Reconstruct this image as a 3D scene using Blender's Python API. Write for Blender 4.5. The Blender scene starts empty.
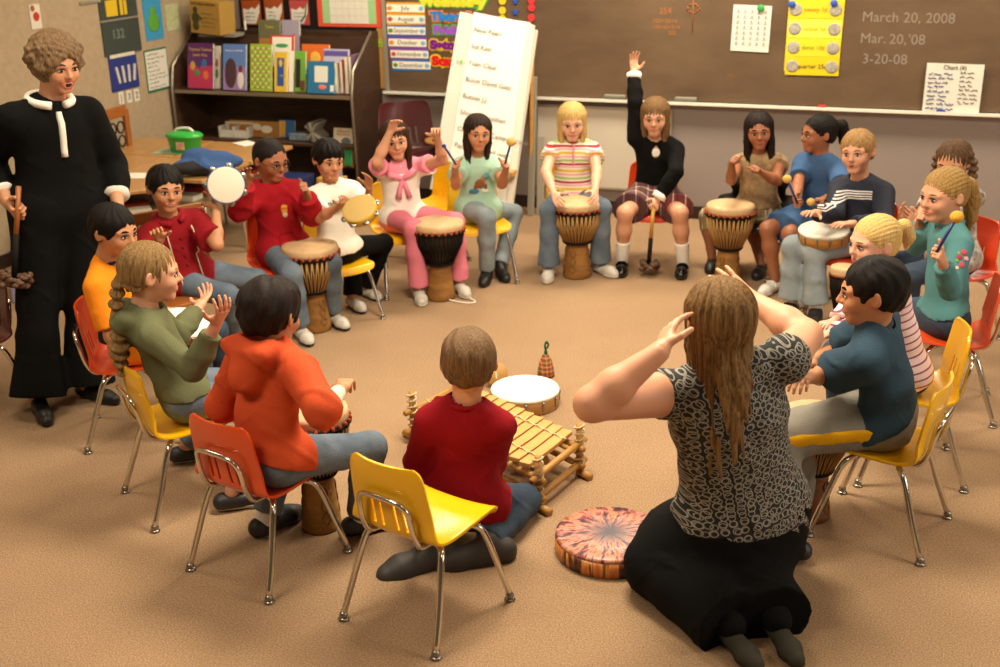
import bpy, math, random
import numpy as np
from mathutils import Vector, Matrix
random.seed(7); RNG = np.random.RandomState(5)
SC = bpy.context.scene; COL = SC.collection
# ------------------------------------------------------------------ camera
PIT, ROL, FPX, HC = .3502, .022, 1208., 2.1
_f = np.array([0, math.cos(PIT), -math.sin(PIT)]); _r = np.array([1., 0, 0]); _u = np.cross(_r, _f)
FW = _f; RT = math.cos(ROL)*_r - math.sin(ROL)*_u; UP = math.sin(ROL)*_r + math.cos(ROL)*_u
CAM = np.array([0, 0, HC])
def ray(x, y): return FW + RT*(x-500)/FPX + UP*(333.5-y)/FPX
def onz(x, y, z=0.):
    d = ray(x, y); return CAM + d*(z-HC)/d[2]
def aty(x, y, Y):
    d = ray(x, y); return CAM + d*Y/d[1]
def xz(x, Y, z):            # point at depth Y, height z, in pixel column x
    lo, hi = -400., 1400.
    for _ in range(50):
        m = (lo+hi)/2; P = aty(x, m, Y)
        if P[2] > z: lo = m
        else: hi = m
    return aty(x, lo, Y)
YAW, WOFF = .3622, 7.89
WD = np.array([math.cos(YAW), -math.sin(YAW), 0]); WN = np.array([math.sin(YAW), math.cos(YAW), 0])
def W(u, o, z): return WD*u + WN*(WOFF-o) + np.array([0, 0, z])     # wall frame: along, out into room, up
def wp(x, y, o=0.):
    d = ray(x, y); P = CAM + d*(WOFF-o)/(d@WN); return P@WD, P[2]
LU = -5.35
def lp(x, y):               # pixel on the left wall -> (out, z)
    d = ray(x, y); P = CAM + d*LU/(d@WD); return WOFF-P@WN, P[2]
# ------------------------------------------------------------------ materials
def srgb(c):
    if isinstance(c, str):
        c = c.lstrip('#'); c = [int(c[i:i+2], 16)/255 for i in (0, 2, 4)]
    return tuple((x/12.92 if x <= .04045 else ((x+.055)/1.055)**2.4) for x in c)+(1.,)
_M = {}
def new_mat(name):
    m = bpy.data.materials.new(name); m.use_nodes = True
    nt = m.node_tree; b = nt.nodes['Principled BSDF']; return m, nt, b
def N_(nt, typ, **kw):
    n = nt.nodes.new(typ)
    for k, v in kw.items():
        if k in n.inputs: n.inputs[k].default_value = v
        else: setattr(n, k, v)
    return n
def mat(col, rough=.6, metal=0., var=0., vs=6., col2=None, bump=0., bs=60., coat=0., sss=0., stretch=None, thr=None, name='paint'):
    """procedural material: base colour with a noise variation and a noise bump"""
    key = (str(col), rough, metal, var, vs, str(col2), bump, bs, coat, sss, str(stretch), thr)
    if key in _M: return _M[key]
    m, nt, b = new_mat(name); L = nt.links
    c = srgb(col)
    b.inputs['Base Color'].default_value = c; b.inputs['Roughness'].default_value = rough; b.inputs['Metallic'].default_value = metal
    if rough >= .7 and not metal: b.inputs['Specular IOR Level'].default_value = .15
    if coat: b.inputs['Coat Weight'].default_value = coat; b.inputs['Coat Roughness'].default_value = .15
    if sss:
        b.inputs['Subsurface Weight'].default_value = sss; b.inputs['Subsurface Radius'].default_value = (1., .35, .2); b.inputs['Subsurface Scale'].default_value = .012
    tc = N_(nt, 'ShaderNodeTexCoord'); src = tc.outputs['Object']
    if stretch:
        mp = N_(nt, 'ShaderNodeMapping'); mp.inputs['Scale'].default_value = stretch; L.new(src, mp.inputs['Vector']); src = mp.outputs['Vector']
    if var > 0:
        n = N_(nt, 'ShaderNodeTexNoise', Scale=vs, Detail=4., Roughness=.6); L.new(src, n.inputs['Vector'])
        mr = N_(nt, 'ShaderNodeMapRange'); L.new(n.outputs['Fac'], mr.inputs['Value'])
        w = thr or .22
        mr.inputs['From Min'].default_value = .5-w; mr.inputs['From Max'].default_value = .5+w
        mr.inputs['To Max'].default_value = var
        mx = N_(nt, 'ShaderNodeMix', data_type='RGBA')
        mx.inputs['A'].default_value = c
        mx.inputs['B'].default_value = srgb(col2) if col2 else tuple(min(1, q*.45) for q in c[:3])+(1,)
        L.new(mr.outputs['Result'], mx.inputs['Factor']); L.new(mx.outputs['Result'], b.inputs['Base Color'])
    if bump > 0:
        n2 = N_(nt, 'ShaderNodeTexNoise', Scale=bs, Detail=3.); L.new(src, n2.inputs['Vector'])
        bp = N_(nt, 'ShaderNodeBump', Strength=bump, Distance=.01); L.new(n2.outputs['Fac'], bp.inputs['Height']); L.new(bp.outputs['Normal'], b.inputs['Normal'])
    _M[key] = m; return m
def attr_vec(nt, name='tc'):
    a = N_(nt, 'ShaderNodeAttribute'); a.attribute_name = name
    s = N_(nt, 'ShaderNodeSeparateXYZ'); nt.links.new(a.outputs['Vector'], s.inputs[0]); return a, s
def math_(nt, op, a, b=None, c=None):
    n = N_(nt, 'ShaderNodeMath', operation=op)
    for i, v in enumerate((a, b, c)):
        if v is None: continue
        if isinstance(v, (int, float)): n.inputs[i].default_value = v
        else: nt.links.new(v, n.inputs[i])
    return n.outputs[0]
def stripe_mat(bands, period, axis='Z', base='#ffffff', rough=.8, lo=None, hi=None, name='striped_cloth', off=0., xl=None):
    """bands: [(start, end, colour)] fractions of the period along the torso's axis"""
    m, nt, b = new_mat(name); L = nt.links; a, s = attr_vec(nt)
    v = s.outputs[axis]
    fr = math_(nt, 'FRACT', math_(nt, 'DIVIDE', math_(nt, 'ADD', v, off+10*period), period))
    r = N_(nt, 'ShaderNodeValToRGB'); r.color_ramp.interpolation = 'CONSTANT'; L.new(fr, r.inputs[0])
    pts = []; t = 0.
    for s0, e0, c in bands:
        if s0 > t+1e-4: pts.append((t, base))
        pts.append((s0, c)); t = e0
    if t < 1: pts.append((t, base))
    el = r.color_ramp.elements
    el[0].position, el[0].color = 0., srgb(pts[0][1])
    el[1].position, el[1].color = 1., srgb(pts[-1][1])
    for p, c in pts[1:]:
        e = el.new(p); e.color = srgb(c)
    out = r.outputs[0]
    if lo is not None:
        g = math_(nt, 'MULTIPLY', math_(nt, 'GREATER_THAN', v, lo), math_(nt, 'LESS_THAN', v, hi))
        if xl: g = math_(nt, 'MULTIPLY', g, math_(nt, 'LESS_THAN', math_(nt, 'ABSOLUTE', s.outputs['X']), xl))
        mx = N_(nt, 'ShaderNodeMix', data_type='RGBA'); mx.inputs['A'].default_value = srgb(base)
        L.new(g, mx.inputs['Factor']); L.new(out, mx.inputs['B']); out = mx.outputs['Result']
    L.new(out, b.inputs['Base Color']); b.inputs['Roughness'].default_value = rough
    return m
def ring_mat():
    """black cloth printed with overlapping cream rings"""
    m, nt, b = new_mat('ring_print'); L = nt.links; a, s = attr_vec(nt)
    cur = None
    for sc, off, rr, ww in ((31, 0., .36, .055), (34, 7.3, .34, .05)):
        mp = N_(nt, 'ShaderNodeMapping'); mp.inputs['Location'].default_value = (off, off*1.7, off*.3); mp.inputs['Scale'].default_value = (1, 1.15, 1)
        cv = N_(nt, 'ShaderNodeCombineXYZ'); L.new(s.outputs['X'], cv.inputs[0]); L.new(s.outputs['Z'], cv.inputs[1]); L.new(cv.outputs[0], mp.inputs['Vector'])
        v = N_(nt, 'ShaderNodeTexVoronoi', Scale=float(sc), voronoi_dimensions='2D'); v.inputs['Randomness'].default_value = .35; L.new(mp.outputs['Vector'], v.inputs['Vector'])
        d = math_(nt, 'ABSOLUTE', math_(nt, 'SUBTRACT', v.outputs['Distance'], rr))
        g = math_(nt, 'LESS_THAN', d, ww)
        cur = g if cur is None else math_(nt, 'MAXIMUM', cur, g)
    mx = N_(nt, 'ShaderNodeMix', data_type='RGBA'); mx.inputs['A'].default_value = srgb('#100f10'); mx.inputs['B'].default_value = srgb('#8f8a80')
    L.new(cur, mx.inputs['Factor']); L.new(mx.outputs['Result'], b.inputs['Base Color']); b.inputs['Roughness'].default_value = .75
    return m
def plaid_mat(c0, cols, rough=.85, attr=True, per=(.05, .05), ax=('X', 'Z'), name='plaid'):
    m, nt, b = new_mat(name); L = nt.links
    if attr: a, s = attr_vec(nt)
    else:
        tc = N_(nt, 'ShaderNodeTexCoord'); s = N_(nt, 'ShaderNodeSeparateXYZ'); L.new(tc.outputs['Object'], s.inputs[0])
    out = None
    prev = N_(nt, 'ShaderNodeRGB'); prev.outputs[0].default_value = srgb(c0); prev = prev.outputs[0]
    for i, axn in enumerate(ax):
        f = math_(nt, 'FRACT', math_(nt, 'DIVIDE', math_(nt, 'ADD', s.outputs[axn], 10*per[i]), per[i]))
        for (p, w, c) in cols:
            g = math_(nt, 'LESS_THAN', math_(nt, 'ABSOLUTE', math_(nt, 'SUBTRACT', f, p)), w)
            g = math_(nt, 'MULTIPLY', g, .6)
            mx = N_(nt, 'ShaderNodeMix', data_type='RGBA'); L.new(prev, mx.inputs['A']); mx.inputs['B'].default_value = srgb(c); L.new(g, mx.inputs['Factor']); prev = mx.outputs['Result']
    L.new(prev, b.inputs['Base Color']); b.inputs['Roughness'].default_value = rough
    return m
def hair_mat(c1, c2):
    key = ('hair', c1, c2)
    if key in _M: return _M[key]
    m, nt, b = new_mat('hair'); L = nt.links; a, s = attr_vec(nt, 'hc')
    mp = N_(nt, 'ShaderNodeMapping'); mp.inputs['Scale'].default_value = (9., 9., .6); L.new(a.outputs['Vector'], mp.inputs['Vector'])
    n = N_(nt, 'ShaderNodeTexNoise', Scale=4., Detail=6., Roughness=.7); L.new(mp.outputs['Vector'], n.inputs['Vector'])
    r = N_(nt, 'ShaderNodeMapRange'); r.inputs['From Min'].default_value = .35; r.inputs['From Max'].default_value = .68; L.new(n.outputs['Fac'], r.inputs['Value'])
    mx = N_(nt, 'ShaderNodeMix', data_type='RGBA'); mx.inputs['A'].default_value = srgb(c1); mx.inputs['B'].default_value = srgb(c2)
    L.new(r.outputs['Result'], mx.inputs['Factor']); L.new(mx.outputs['Result'], b.inputs['Base Color'])
    bp = N_(nt, 'ShaderNodeBump', Strength=.6, Distance=.006); L.new(n.outputs['Fac'], bp.inputs['Height']); L.new(bp.outputs['Normal'], b.inputs['Normal'])
    b.inputs['Roughness'].default_value = .5; b.inputs['Specular IOR Level'].default_value = .14
    _M[key] = m; return m
# ------------------------------------------------------------------ objects
def link(name, me, mt=None, parent=None, loc=None):
    o = bpy.data.objects.new(name, me); COL.objects.link(o)
    if me is not None and mt is not None:
        for q in (mt if isinstance(mt, (list, tuple)) else [mt]): me.materials.append(q)
    if parent is not None: o.parent = parent
    if loc is not None: o.location = loc
    return o
def tag(o, label=None, cat=None, group=None, kind=None):
    if label: o['label'] = label
    if cat: o['category'] = cat
    if group: o['group'] = group
    if kind: o['kind'] = kind
    return o
def empty(name, loc=(0, 0, 0), rz=0., label=None, cat=None, group=None):
    o = bpy.data.objects.new(name, None); COL.objects.link(o); o.location = loc; o.rotation_euler = (0, 0, rz); o.empty_display_size = .05
    return tag(o, label, cat, group)
def copy_tree(o, parent=None):
    c = o.copy(); COL.objects.link(c)
    if parent is not None: c.parent = parent
    for ch in list(o.children): copy_tree(ch, c)
    return c
class MB:
    """mesh builder: shapes are collected, then built as one object"""
    def __init__(s): s.v = []; s.f = []; s.sm = []
    def add(s, vs, fs, smooth=False, M=None):
        n = len(s.v)
        vs = [Vector(tuple(map(float, v))) for v in vs]
        if M is not None: vs = [M @ v for v in vs]
        s.v += [tuple(v) for v in vs]; s.f += [tuple(i+n for i in f) for f in fs]; s.sm += [smooth]*len(fs); return s
    def box(s, c, d, M=None, R=None):
        x, y, z = [q/2 for q in d]
        vs = [Vector((i*x, j*y, k*z)) for i in (-1, 1) for j in (-1, 1) for k in (-1, 1)]
        if R is not None: vs = [R @ v for v in vs]
        vs = [v+Vector(tuple(map(float, c))) for v in vs]
        return s.add(vs, [(0, 1, 3, 2), (4, 6, 7, 5), (0, 4, 5, 1), (2, 3, 7, 6), (0, 2, 6, 4), (1, 5, 7, 3)], False, M)
    def prism(s, poly, z0, z1, M=None, smooth=False):
        n = len(poly); vs = [(x, y, z0) for x, y in poly]+[(x, y, z1) for x, y in poly]
        fs = [tuple(range(n-1, -1, -1)), tuple(range(n, 2*n))]
        s.add(vs, fs, False, M); k = len(s.v)-2*n
        for i in range(n):
            j = (i+1) % n; s.f.append((k+i, k+j, k+n+j, k+n+i)); s.sm.append(smooth)
        return s
    def lathe(s, prof, n=32, M=None, wob=None, smooth=True):
        vs = []; fs = []; m = len(prof)
        for r, z in prof:
            for i in range(n):
                a = 2*math.pi*i/n; q = r*(1+(wob(a, z) if wob else 0)); vs.append((q*math.cos(a), q*math.sin(a), z))
        for k in range(m-1):
            for i in range(n):
                j = (i+1) % n; fs.append((k*n+i, k*n+j, (k+1)*n+j, (k+1)*n+i))
        fs.append(tuple(range(n-1, -1, -1))); fs.append(tuple((m-1)*n+i for i in range(n)))
        return s.add(vs, fs, smooth, M)
    def tube(s, pts, r, n=10, closed=False, M=None, smooth=True):
        pts = [np.array(p, float) for p in pts]; m = len(pts); vs = []; fs = []
        rr = r if isinstance(r, (list, tuple)) else [r]*m
        up = None
        for i in range(m):
            a = pts[(i-1) % m] if (closed or i > 0) else pts[i]; b = pts[(i+1) % m] if (closed or i < m-1) else pts[i]
            t = b-a; t = t/(np.linalg.norm(t)+1e-12)
            if up is None:
                up = np.array([0, 0, 1.]) if abs(t[2]) < .9 else np.array([1., 0, 0])
            x = np.cross(t, up); x /= np.linalg.norm(x)+1e-12; y = np.cross(x, t); up = y
            for k in range(n):
                a_ = 2*math.pi*k/n; vs.append(pts[i]+rr[i]*(math.cos(a_)*x+math.sin(a_)*y))
        for i in range(m if closed else m-1):
            j = (i+1) % m
            for k in range(n):
                l = (k+1) % n; fs.append((i*n+k, j*n+k, j*n+l, i*n+l))
        if not closed: fs.append(tuple(range(n))); fs.append(tuple((m-1)*n+k for k in range(n-1, -1, -1)))
        return s.add(vs, fs, smooth, M)
    def ball(s, c, r, n=14, sc=(1, 1, 1), M=None):
        c = np.array(c, float); vs = []; m = n//2+1; fs = []
        for k in range(1, m):
            a = math.pi*k/m
            for i in range(n):
                t = 2*math.pi*i/n; vs.append(c+r*np.array([sc[0]*math.sin(a)*math.cos(t), sc[1]*math.sin(a)*math.sin(t), sc[2]*math.cos(a)]))
        vs += [c+np.array([0, 0, r*sc[2]]), c-np.array([0, 0, r*sc[2]])]; T = len(vs)-2
        for k in range(m-2):
            for i in range(n):
                j = (i+1) % n; fs.append((k*n+i, (k+1)*n+i, (k+1)*n+j, k*n+j))
        for i in range(n):
            j = (i+1) % n; fs.append((T, i, j)); fs.append((T+1, (m-2)*n+j, (m-2)*n+i))
        return s.add(vs, fs, True, M)
    def mesh(s, name):
        me = bpy.data.meshes.new(name); me.from_pydata(s.v, [], s.f); me.update()
        me.polygons.foreach_set('use_smooth', s.sm); return me
    def build(s, name, mt, parent=None, bevel=0., loc=None, rz=None):
        o = link(name, s.mesh(name), mt, parent, loc)
        if rz is not None: o.rotation_euler = (0, 0, rz)
        if bevel:
            b = o.modifiers.new('bevel', 'BEVEL'); b.width = bevel; b.segments = 2; b.limit_method = 'ANGLE'; b.angle_limit = .9
        return o
def spline(P, n=6, closed=False):
    P = [np.array(p, float) for p in P]; m = len(P); out = []
    for i in range(m if closed else m-1):
        p0 = P[(i-1) % m] if (closed or i > 0) else 2*P[0]-P[1]; p1 = P[i]; p2 = P[(i+1) % m]; p3 = P[(i+2) % m] if (closed or i < m-2) else 2*P[-1]-P[-2]
        for k in range(n):
            t = k/n; out.append(.5*(2*p1+(p2-p0)*t+(2*p0-5*p1+4*p2-p3)*t*t+(3*p1-p0-3*p2+p3)*t**3))
    if not closed: out.append(P[-1])
    return out
def frame(o, x, y, z=None):
    """matrix with origin o and axes x, y (orthonormalised)"""
    x = np.array(x, float); x /= np.linalg.norm(x); y = np.array(y, float); y = y-x*(x@y); y /= np.linalg.norm(y); z = np.cross(x, y)
    return Matrix(((x[0], y[0], z[0], o[0]), (x[1], y[1], z[1], o[1]), (x[2], y[2], z[2], o[2]), (0, 0, 0, 1)))
def zframe(o, z, x=None):
    z = np.array(z, float); z /= np.linalg.norm(z)
    if x is None: x = (1, 0, 0) if abs(z[0]) < .9 else (0, 1, 0)
    x = np.array(x, float); x = x-z*(x@z); x /= np.linalg.norm(x); y = np.cross(z, x)
    return Matrix(((x[0], y[0], z[0], o[0]), (x[1], y[1], z[1], o[1]), (x[2], y[2], z[2], o[2]), (0, 0, 0, 1)))
def text(s, size, M, mt, parent, name='lettering', align='CENTER', ext=.0006, off=0.):
    """M places the text's plane in the parent's space"""
    cu = bpy.data.curves.new(name, 'FONT'); cu.body = s; cu.size = size; cu.align_x = align; cu.align_y = 'CENTER'; cu.extrude = ext; cu.offset = off; cu.resolution_u = 3
    t = bpy.data.objects.new('tmp', cu); me = bpy.data.meshes.new_from_object(t); bpy.data.objects.remove(t); bpy.data.curves.remove(cu)
    me.transform(M); me.name = name; return link(name, me, mt, parent)
# ------------------------------------------------------------------ implicit surfaces -> meshes
def U(v):
    v = np.array(v, float); return v/(np.linalg.norm(v)+1e-12)
def rc(a, b, r1, r2=None, k=.02, flat=None, cut=None, op='u'):
    return dict(t='rc', a=np.array(a, float), b=np.array(b, float), r1=r1, r2=r1 if r2 is None else r2, k=k, flat=flat, cut=cut, op=op)
def el(c, r, ax=None, k=.02, op='u', cut=None):
    return dict(t='el', c=np.array(c, float), r=np.array(r, float), ax=np.eye(3) if ax is None else np.array(ax, float), k=k, op=op, cut=cut)
def pl(p, n): return dict(t='pl', p=np.array(p, float), n=U(n))
def chain(P, R, k=.02, flat=None):
    return [rc(P[i], P[i+1], R[i], R[i+1], k=k, flat=flat) for i in range(len(P)-1)]
def sdf_mesh(prims, h):
    lo = np.full(3, 1e9); hi = np.full(3, -1e9)
    for p in prims:
        if p['t'] == 'pl': continue
        if p['t'] == 'rc':
            m = max(p['r1'], p['r2']); l = np.minimum(p['a'], p['b'])-m; g = np.maximum(p['a'], p['b'])+m
            if p['flat'] is not None and p['flat'][1] > 1:
                e = m*(p['flat'][1]-1); l = l-e; g = g+e
        else:
            e = np.sqrt(((p['ax'].T*p['r'])**2).sum(1)); l = p['c']-e; g = p['c']+e
        p['lo'], p['hi'] = l, g
        if p['op'] == 'u': lo = np.minimum(lo, l); hi = np.maximum(hi, g)
    lo -= 3*h; hi += 3*h
    n = np.ceil((hi-lo)/h).astype(int)+1
    ax = [(lo[i]+h*np.arange(n[i])).astype(np.float32) for i in range(3)]
    F = np.full(n, .5, np.float32)
    for p in prims:
        if p['t'] == 'pl':
            q, nn = p['p'], p['n']
            d = ((ax[0]-q[0])*nn[0])[:, None, None]+((ax[1]-q[1])*nn[1])[None, :, None]+((ax[2]-q[2])*nn[2])[None, None, :]
            np.maximum(F, d, out=F); continue
        pad = p['k']+3*h
        i0 = np.clip(np.floor((p['lo']-pad-lo)/h).astype(int), 0, n); i1 = np.clip(np.ceil((p['hi']+pad-lo)/h).astype(int)+1, 0, n)
        if np.any(i1 <= i0): continue
        X = ax[0][i0[0]:i1[0]][:, None, None]; Y = ax[1][i0[1]:i1[1]][None, :, None]; Z = ax[2][i0[2]:i1[2]][None, None, :]
        if p['t'] == 'rc':
            a, b = p['a'], p['b']; ba = b-a; x, y, z = X-a[0], Y-a[1], Z-a[2]
            if p['flat'] is not None:
                fa, ff = p['flat']; dt = (x*fa[0]+y*fa[1]+z*fa[2])*(1/ff-1); x, y, z = x+dt*fa[0], y+dt*fa[1], z+dt*fa[2]
                ba = ba+fa*(ba@fa)*(1/ff-1)
            L2 = float(ba@ba)+1e-9; t = np.clip((x*ba[0]+y*ba[1]+z*ba[2])/L2, 0, 1)
            d = np.sqrt((x-t*ba[0])**2+(y-t*ba[1])**2+(z-t*ba[2])**2)-(p['r1']+t*(p['r2']-p['r1']))
        else:
            c, A, r = p['c'], p['ax'], p['r']; x, y, z = X-c[0], Y-c[1], Z-c[2]
            q = [x*A[i][0]+y*A[i][1]+z*A[i][2] for i in range(3)]
            k0 = np.sqrt((q[0]/r[0])**2+(q[1]/r[1])**2+(q[2]/r[2])**2); k1 = np.sqrt((q[0]/r[0]**2)**2+(q[1]/r[1]**2)**2+(q[2]/r[2]**2)**2)+1e-6
            d = k0*(k0-1)/k1
        if p['cut'] is not None:
            for (cp, cn) in p['cut']:
                d = np.maximum(d, (X-cp[0])*cn[0]+(Y-cp[1])*cn[1]+(Z-cp[2])*cn[2])
        S = F[i0[0]:i1[0], i0[1]:i1[1], i0[2]:i1[2]]; k = p['k']
        if p['op'] == 'u':
            hh = np.clip(.5+.5*(S-d)/k, 0, 1); S[...] = S*(1-hh)+d*hh-k*hh*(1-hh)
        else:
            hh = np.clip(.5-.5*(S+d)/k, 0, 1); S[...] = S*(1-hh)-d*hh+k*hh*(1-hh)
    # surface nets
    I = F < 0; c = np.zeros(np.array(F.shape)-1, np.int8)
    for dx in (0, 1):
        for dy in (0, 1):
            for dz in (0, 1):
                c += I[dx:n[0]-1+dx, dy:n[1]-1+dy, dz:n[2]-1+dz]
    cells = np.argwhere((c > 0) & (c < 8)); idm = np.full(c.shape, -1, np.int32); idm[tuple(cells.T)] = np.arange(len(cells))
    acc = np.zeros((len(cells), 3)); cnt = np.zeros(len(cells))
    E = []
    for axi in range(3):
        o1, o2 = [i for i in range(3) if i != axi]
        for s1 in (0, 1):
            for s2 in (0, 1):
                A = cells.copy(); A[:, o1] += s1; A[:, o2] += s2; B = A.copy(); B[:, axi] += 1
                fa = F[tuple(A.T)]; fb = F[tuple(B.T)]; mk = (fa < 0) != (fb < 0)
                t = fa[mk]/(fa[mk]-fb[mk]); P = A[mk].astype(float); P[:, axi] += t
                acc[mk] += P; cnt[mk] += 1
    V = lo+h*(acc/cnt[:, None])
    Q = []
    for axi in range(3):
        o1, o2 = [(1, 2), (2, 0), (0, 1)][axi]
        sl = [slice(1, -1)]*3; sa = list(sl); sb = list(sl); sa[axi] = slice(0, -1); sb[axi] = slice(1, None)
        ia = I[tuple(sa)]; ib = I[tuple(sb)]; e = np.argwhere(ia != ib)
        off = np.ones(3, int); off[axi] = 0; e = e+off
        fl = I[tuple(e.T)]
        def cid(a1, a2):
            q = e.copy(); q[:, o1] -= a1; q[:, o2] -= a2; return idm[tuple(q.T)]
        q = np.stack([cid(1, 1), cid(0, 1), cid(0, 0), cid(1, 0)], 1)
        q[~fl] = q[~fl][:, ::-1]; Q.append(q)
    Q = np.concatenate(Q); Q = Q[(Q >= 0).all(1)]
    # one light smoothing step takes the grid out of the surface
    for _ in range(2):
        s = np.zeros_like(V); w = np.zeros(len(V))
        for i, j in ((0, 1), (1, 2), (2, 3), (3, 0)):
            np.add.at(s, Q[:, i], V[Q[:, j]]); np.add.at(s, Q[:, j], V[Q[:, i]]); np.add.at(w, Q[:, i], 1); np.add.at(w, Q[:, j], 1)
        V = V*.5+.5*s/np.maximum(w, 1)[:, None]
    a, b, c = V[Q[:, 0]], V[Q[:, 1]], V[Q[:, 2]]
    if np.einsum('ij,ij->', a, np.cross(b, c)) < 0: Q = Q[:, ::-1].copy()
    return V, Q
def vnormals(V, Q):
    nn = np.cross(V[Q[:, 2]]-V[Q[:, 0]], V[Q[:, 3]]-V[Q[:, 1]]); out = np.zeros_like(V)
    for i in range(4): np.add.at(out, Q[:, i], nn)
    return out/(np.linalg.norm(out, axis=1)[:, None]+1e-12)
_WD = [(U(RNG.randn(3)), RNG.rand()*6, 1+.9*RNG.rand()) for _ in range(7)]
def wrinkle(V, Q, amp, freq, seed=0):
    N = vnormals(V, Q); P = V*freq+seed*3.1
    w = np.stack([np.sin(P@_WD[i][0]*1.3+_WD[i][1]) for i in range(3)], 1)*1.1
    P = P+w; s = np.zeros(len(V))
    for d, ph, f in _WD: s += 1-2*np.abs(np.sin(P@d*f*.5+ph))**.8
    return V+N*np.maximum(amp*s/3.2, -amp*.6)[:, None]
def np_mesh(name, V, Q, attrs=None):
    me = bpy.data.meshes.new(name); me.vertices.add(len(V)); me.vertices.foreach_set('co', np.asarray(V, np.float32).ravel())
    me.loops.add(Q.size); me.loops.foreach_set('vertex_index', Q.astype(np.int32).ravel()); me.polygons.add(len(Q))
    me.polygons.foreach_set('loop_start', np.arange(0, Q.size, 4, dtype=np.int32)); me.polygons.foreach_set('loop_total', np.full(len(Q), 4, np.int32))
    me.update(calc_edges=True); me.polygons.foreach_set('use_smooth', np.ones(len(Q), bool))
    for k, a in (attrs or {}).items():
        at = me.attributes.new(k, 'FLOAT_VECTOR', 'POINT'); at.data.foreach_set('vector', np.asarray(a, np.float32).ravel())
    return me
def join(parts):
    V = np.concatenate([p[0] for p in parts]); off = np.cumsum([0]+[len(p[0]) for p in parts[:-1]])
    return V, np.concatenate([p[1]+o for p, o in zip(parts, off)])
# ------------------------------------------------------------------ people
KID = dict(ua=.205, fa=.18, hd=.128, th=.315, sh=.285, hh=.2, sw=.112, hw=.058, r_ua=.034, r_el=.027, r_wr=.019, r_th=.062, r_kn=.042, r_an=.027, chest=.092, waist=.088, hip=.098, neck=.040)
TALL = dict(ua=.29, fa=.24, hd=.175, th=.41, sh=.39, hh=.225, sw=.165, hw=.095, r_ua=.052, r_el=.04, r_wr=.027, r_th=.095, r_kn=.06, r_an=.038, chest=.13, waist=.125, hip=.15, neck=.052)
def onsphere(C, px, py, L, sg):
    """the point seen at the pixel that lies L from C; sg -1 the nearer, +1 the farther one"""
    d = U(ray(px, py)); oc = CAM-C; b = d@oc; c = oc@oc-L*L; D = b*b-c
    if D < 0:
        P = CAM-d*b; return C+U(P-C)*L
    return CAM+d*(-b+sg*math.sqrt(D))
def bend(A, B, px, py, l1, l2):
    """the middle joint between A and B seen near the pixel, bones l1 and l2 long"""
    d = U(ray(px, py)); t0 = np.linalg.norm(A-CAM); best = None
    for t in np.linspace(t0-.8, t0+.8, 321):
        P = CAM+d*t; e = (np.linalg.norm(P-A)-l1)**2+(np.linalg.norm(P-B)-l2)**2
        if best is None or e < best[0]: best = (e, P)
    return best[1]
def hand_prims(s, curl, spread, thumb=.5):
    """fingers along +y, palm faces +z, thumb on +x; s = wrist to middle fingertip"""
    k = s/.18; P = []
    pw = .032*k
    for x, r in ((.027, .0125), (.009, .0135), (-.009, .013), (-.026, .0115)):
        P.append(rc((x*.45*k, .005*k, 0), (x*k, .088*k, 0), .016*k, r*k*.92, k=.012*k, flat=(np.array([0, 0, 1.]), .85)))
    P.append(rc((0.018*k, .02*k, .004*k), (0.03*k, .05*k, .008*k), .014*k, .012*k, k=.012*k))
    for i, (x, ln, r) in enumerate(((.028, .074, .0088), (.0095, .083, .0092), (-.0095, .077, .0088), (-.0265, .060, .0078))):
        p = np.array([x*k, .09*k, 0]); a = 0; sp = (x/.028)*spread*.35
        for j, (fr, cu) in enumerate(((.45, 75), (.31, 95), (.24, 55))):
            c = curl if isinstance(curl, (int, float)) else curl[i]
            a += math.radians(cu*c+4); L = ln*k*fr
            q = p+L*np.array([math.sin(sp)*math.cos(a), math.cos(sp)*math.cos(a), math.sin(a)])
            P.append(rc(p, q, r*k*(1-.08*j), r*k*(.93-.1*j), k=.0035*k)); p = q
    p = np.array([.026*k, .03*k, .006*k]); a0 = .75+.5*thumb
    d = U([math.sin(a0), math.cos(a0), .35]); q = p+d*.042*k; P.append(rc(p, q, .0135*k, .0105*k, k=.008*k))
    d = U([math.sin(a0*.55), math.cos(a0*.55), .55*(1-thumb)+.15]); q2 = q+d*.034*k; P.append(rc(q, q2, .0105*k, .0085*k, k=.004*k))
    return P
HEADK = {}
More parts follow.
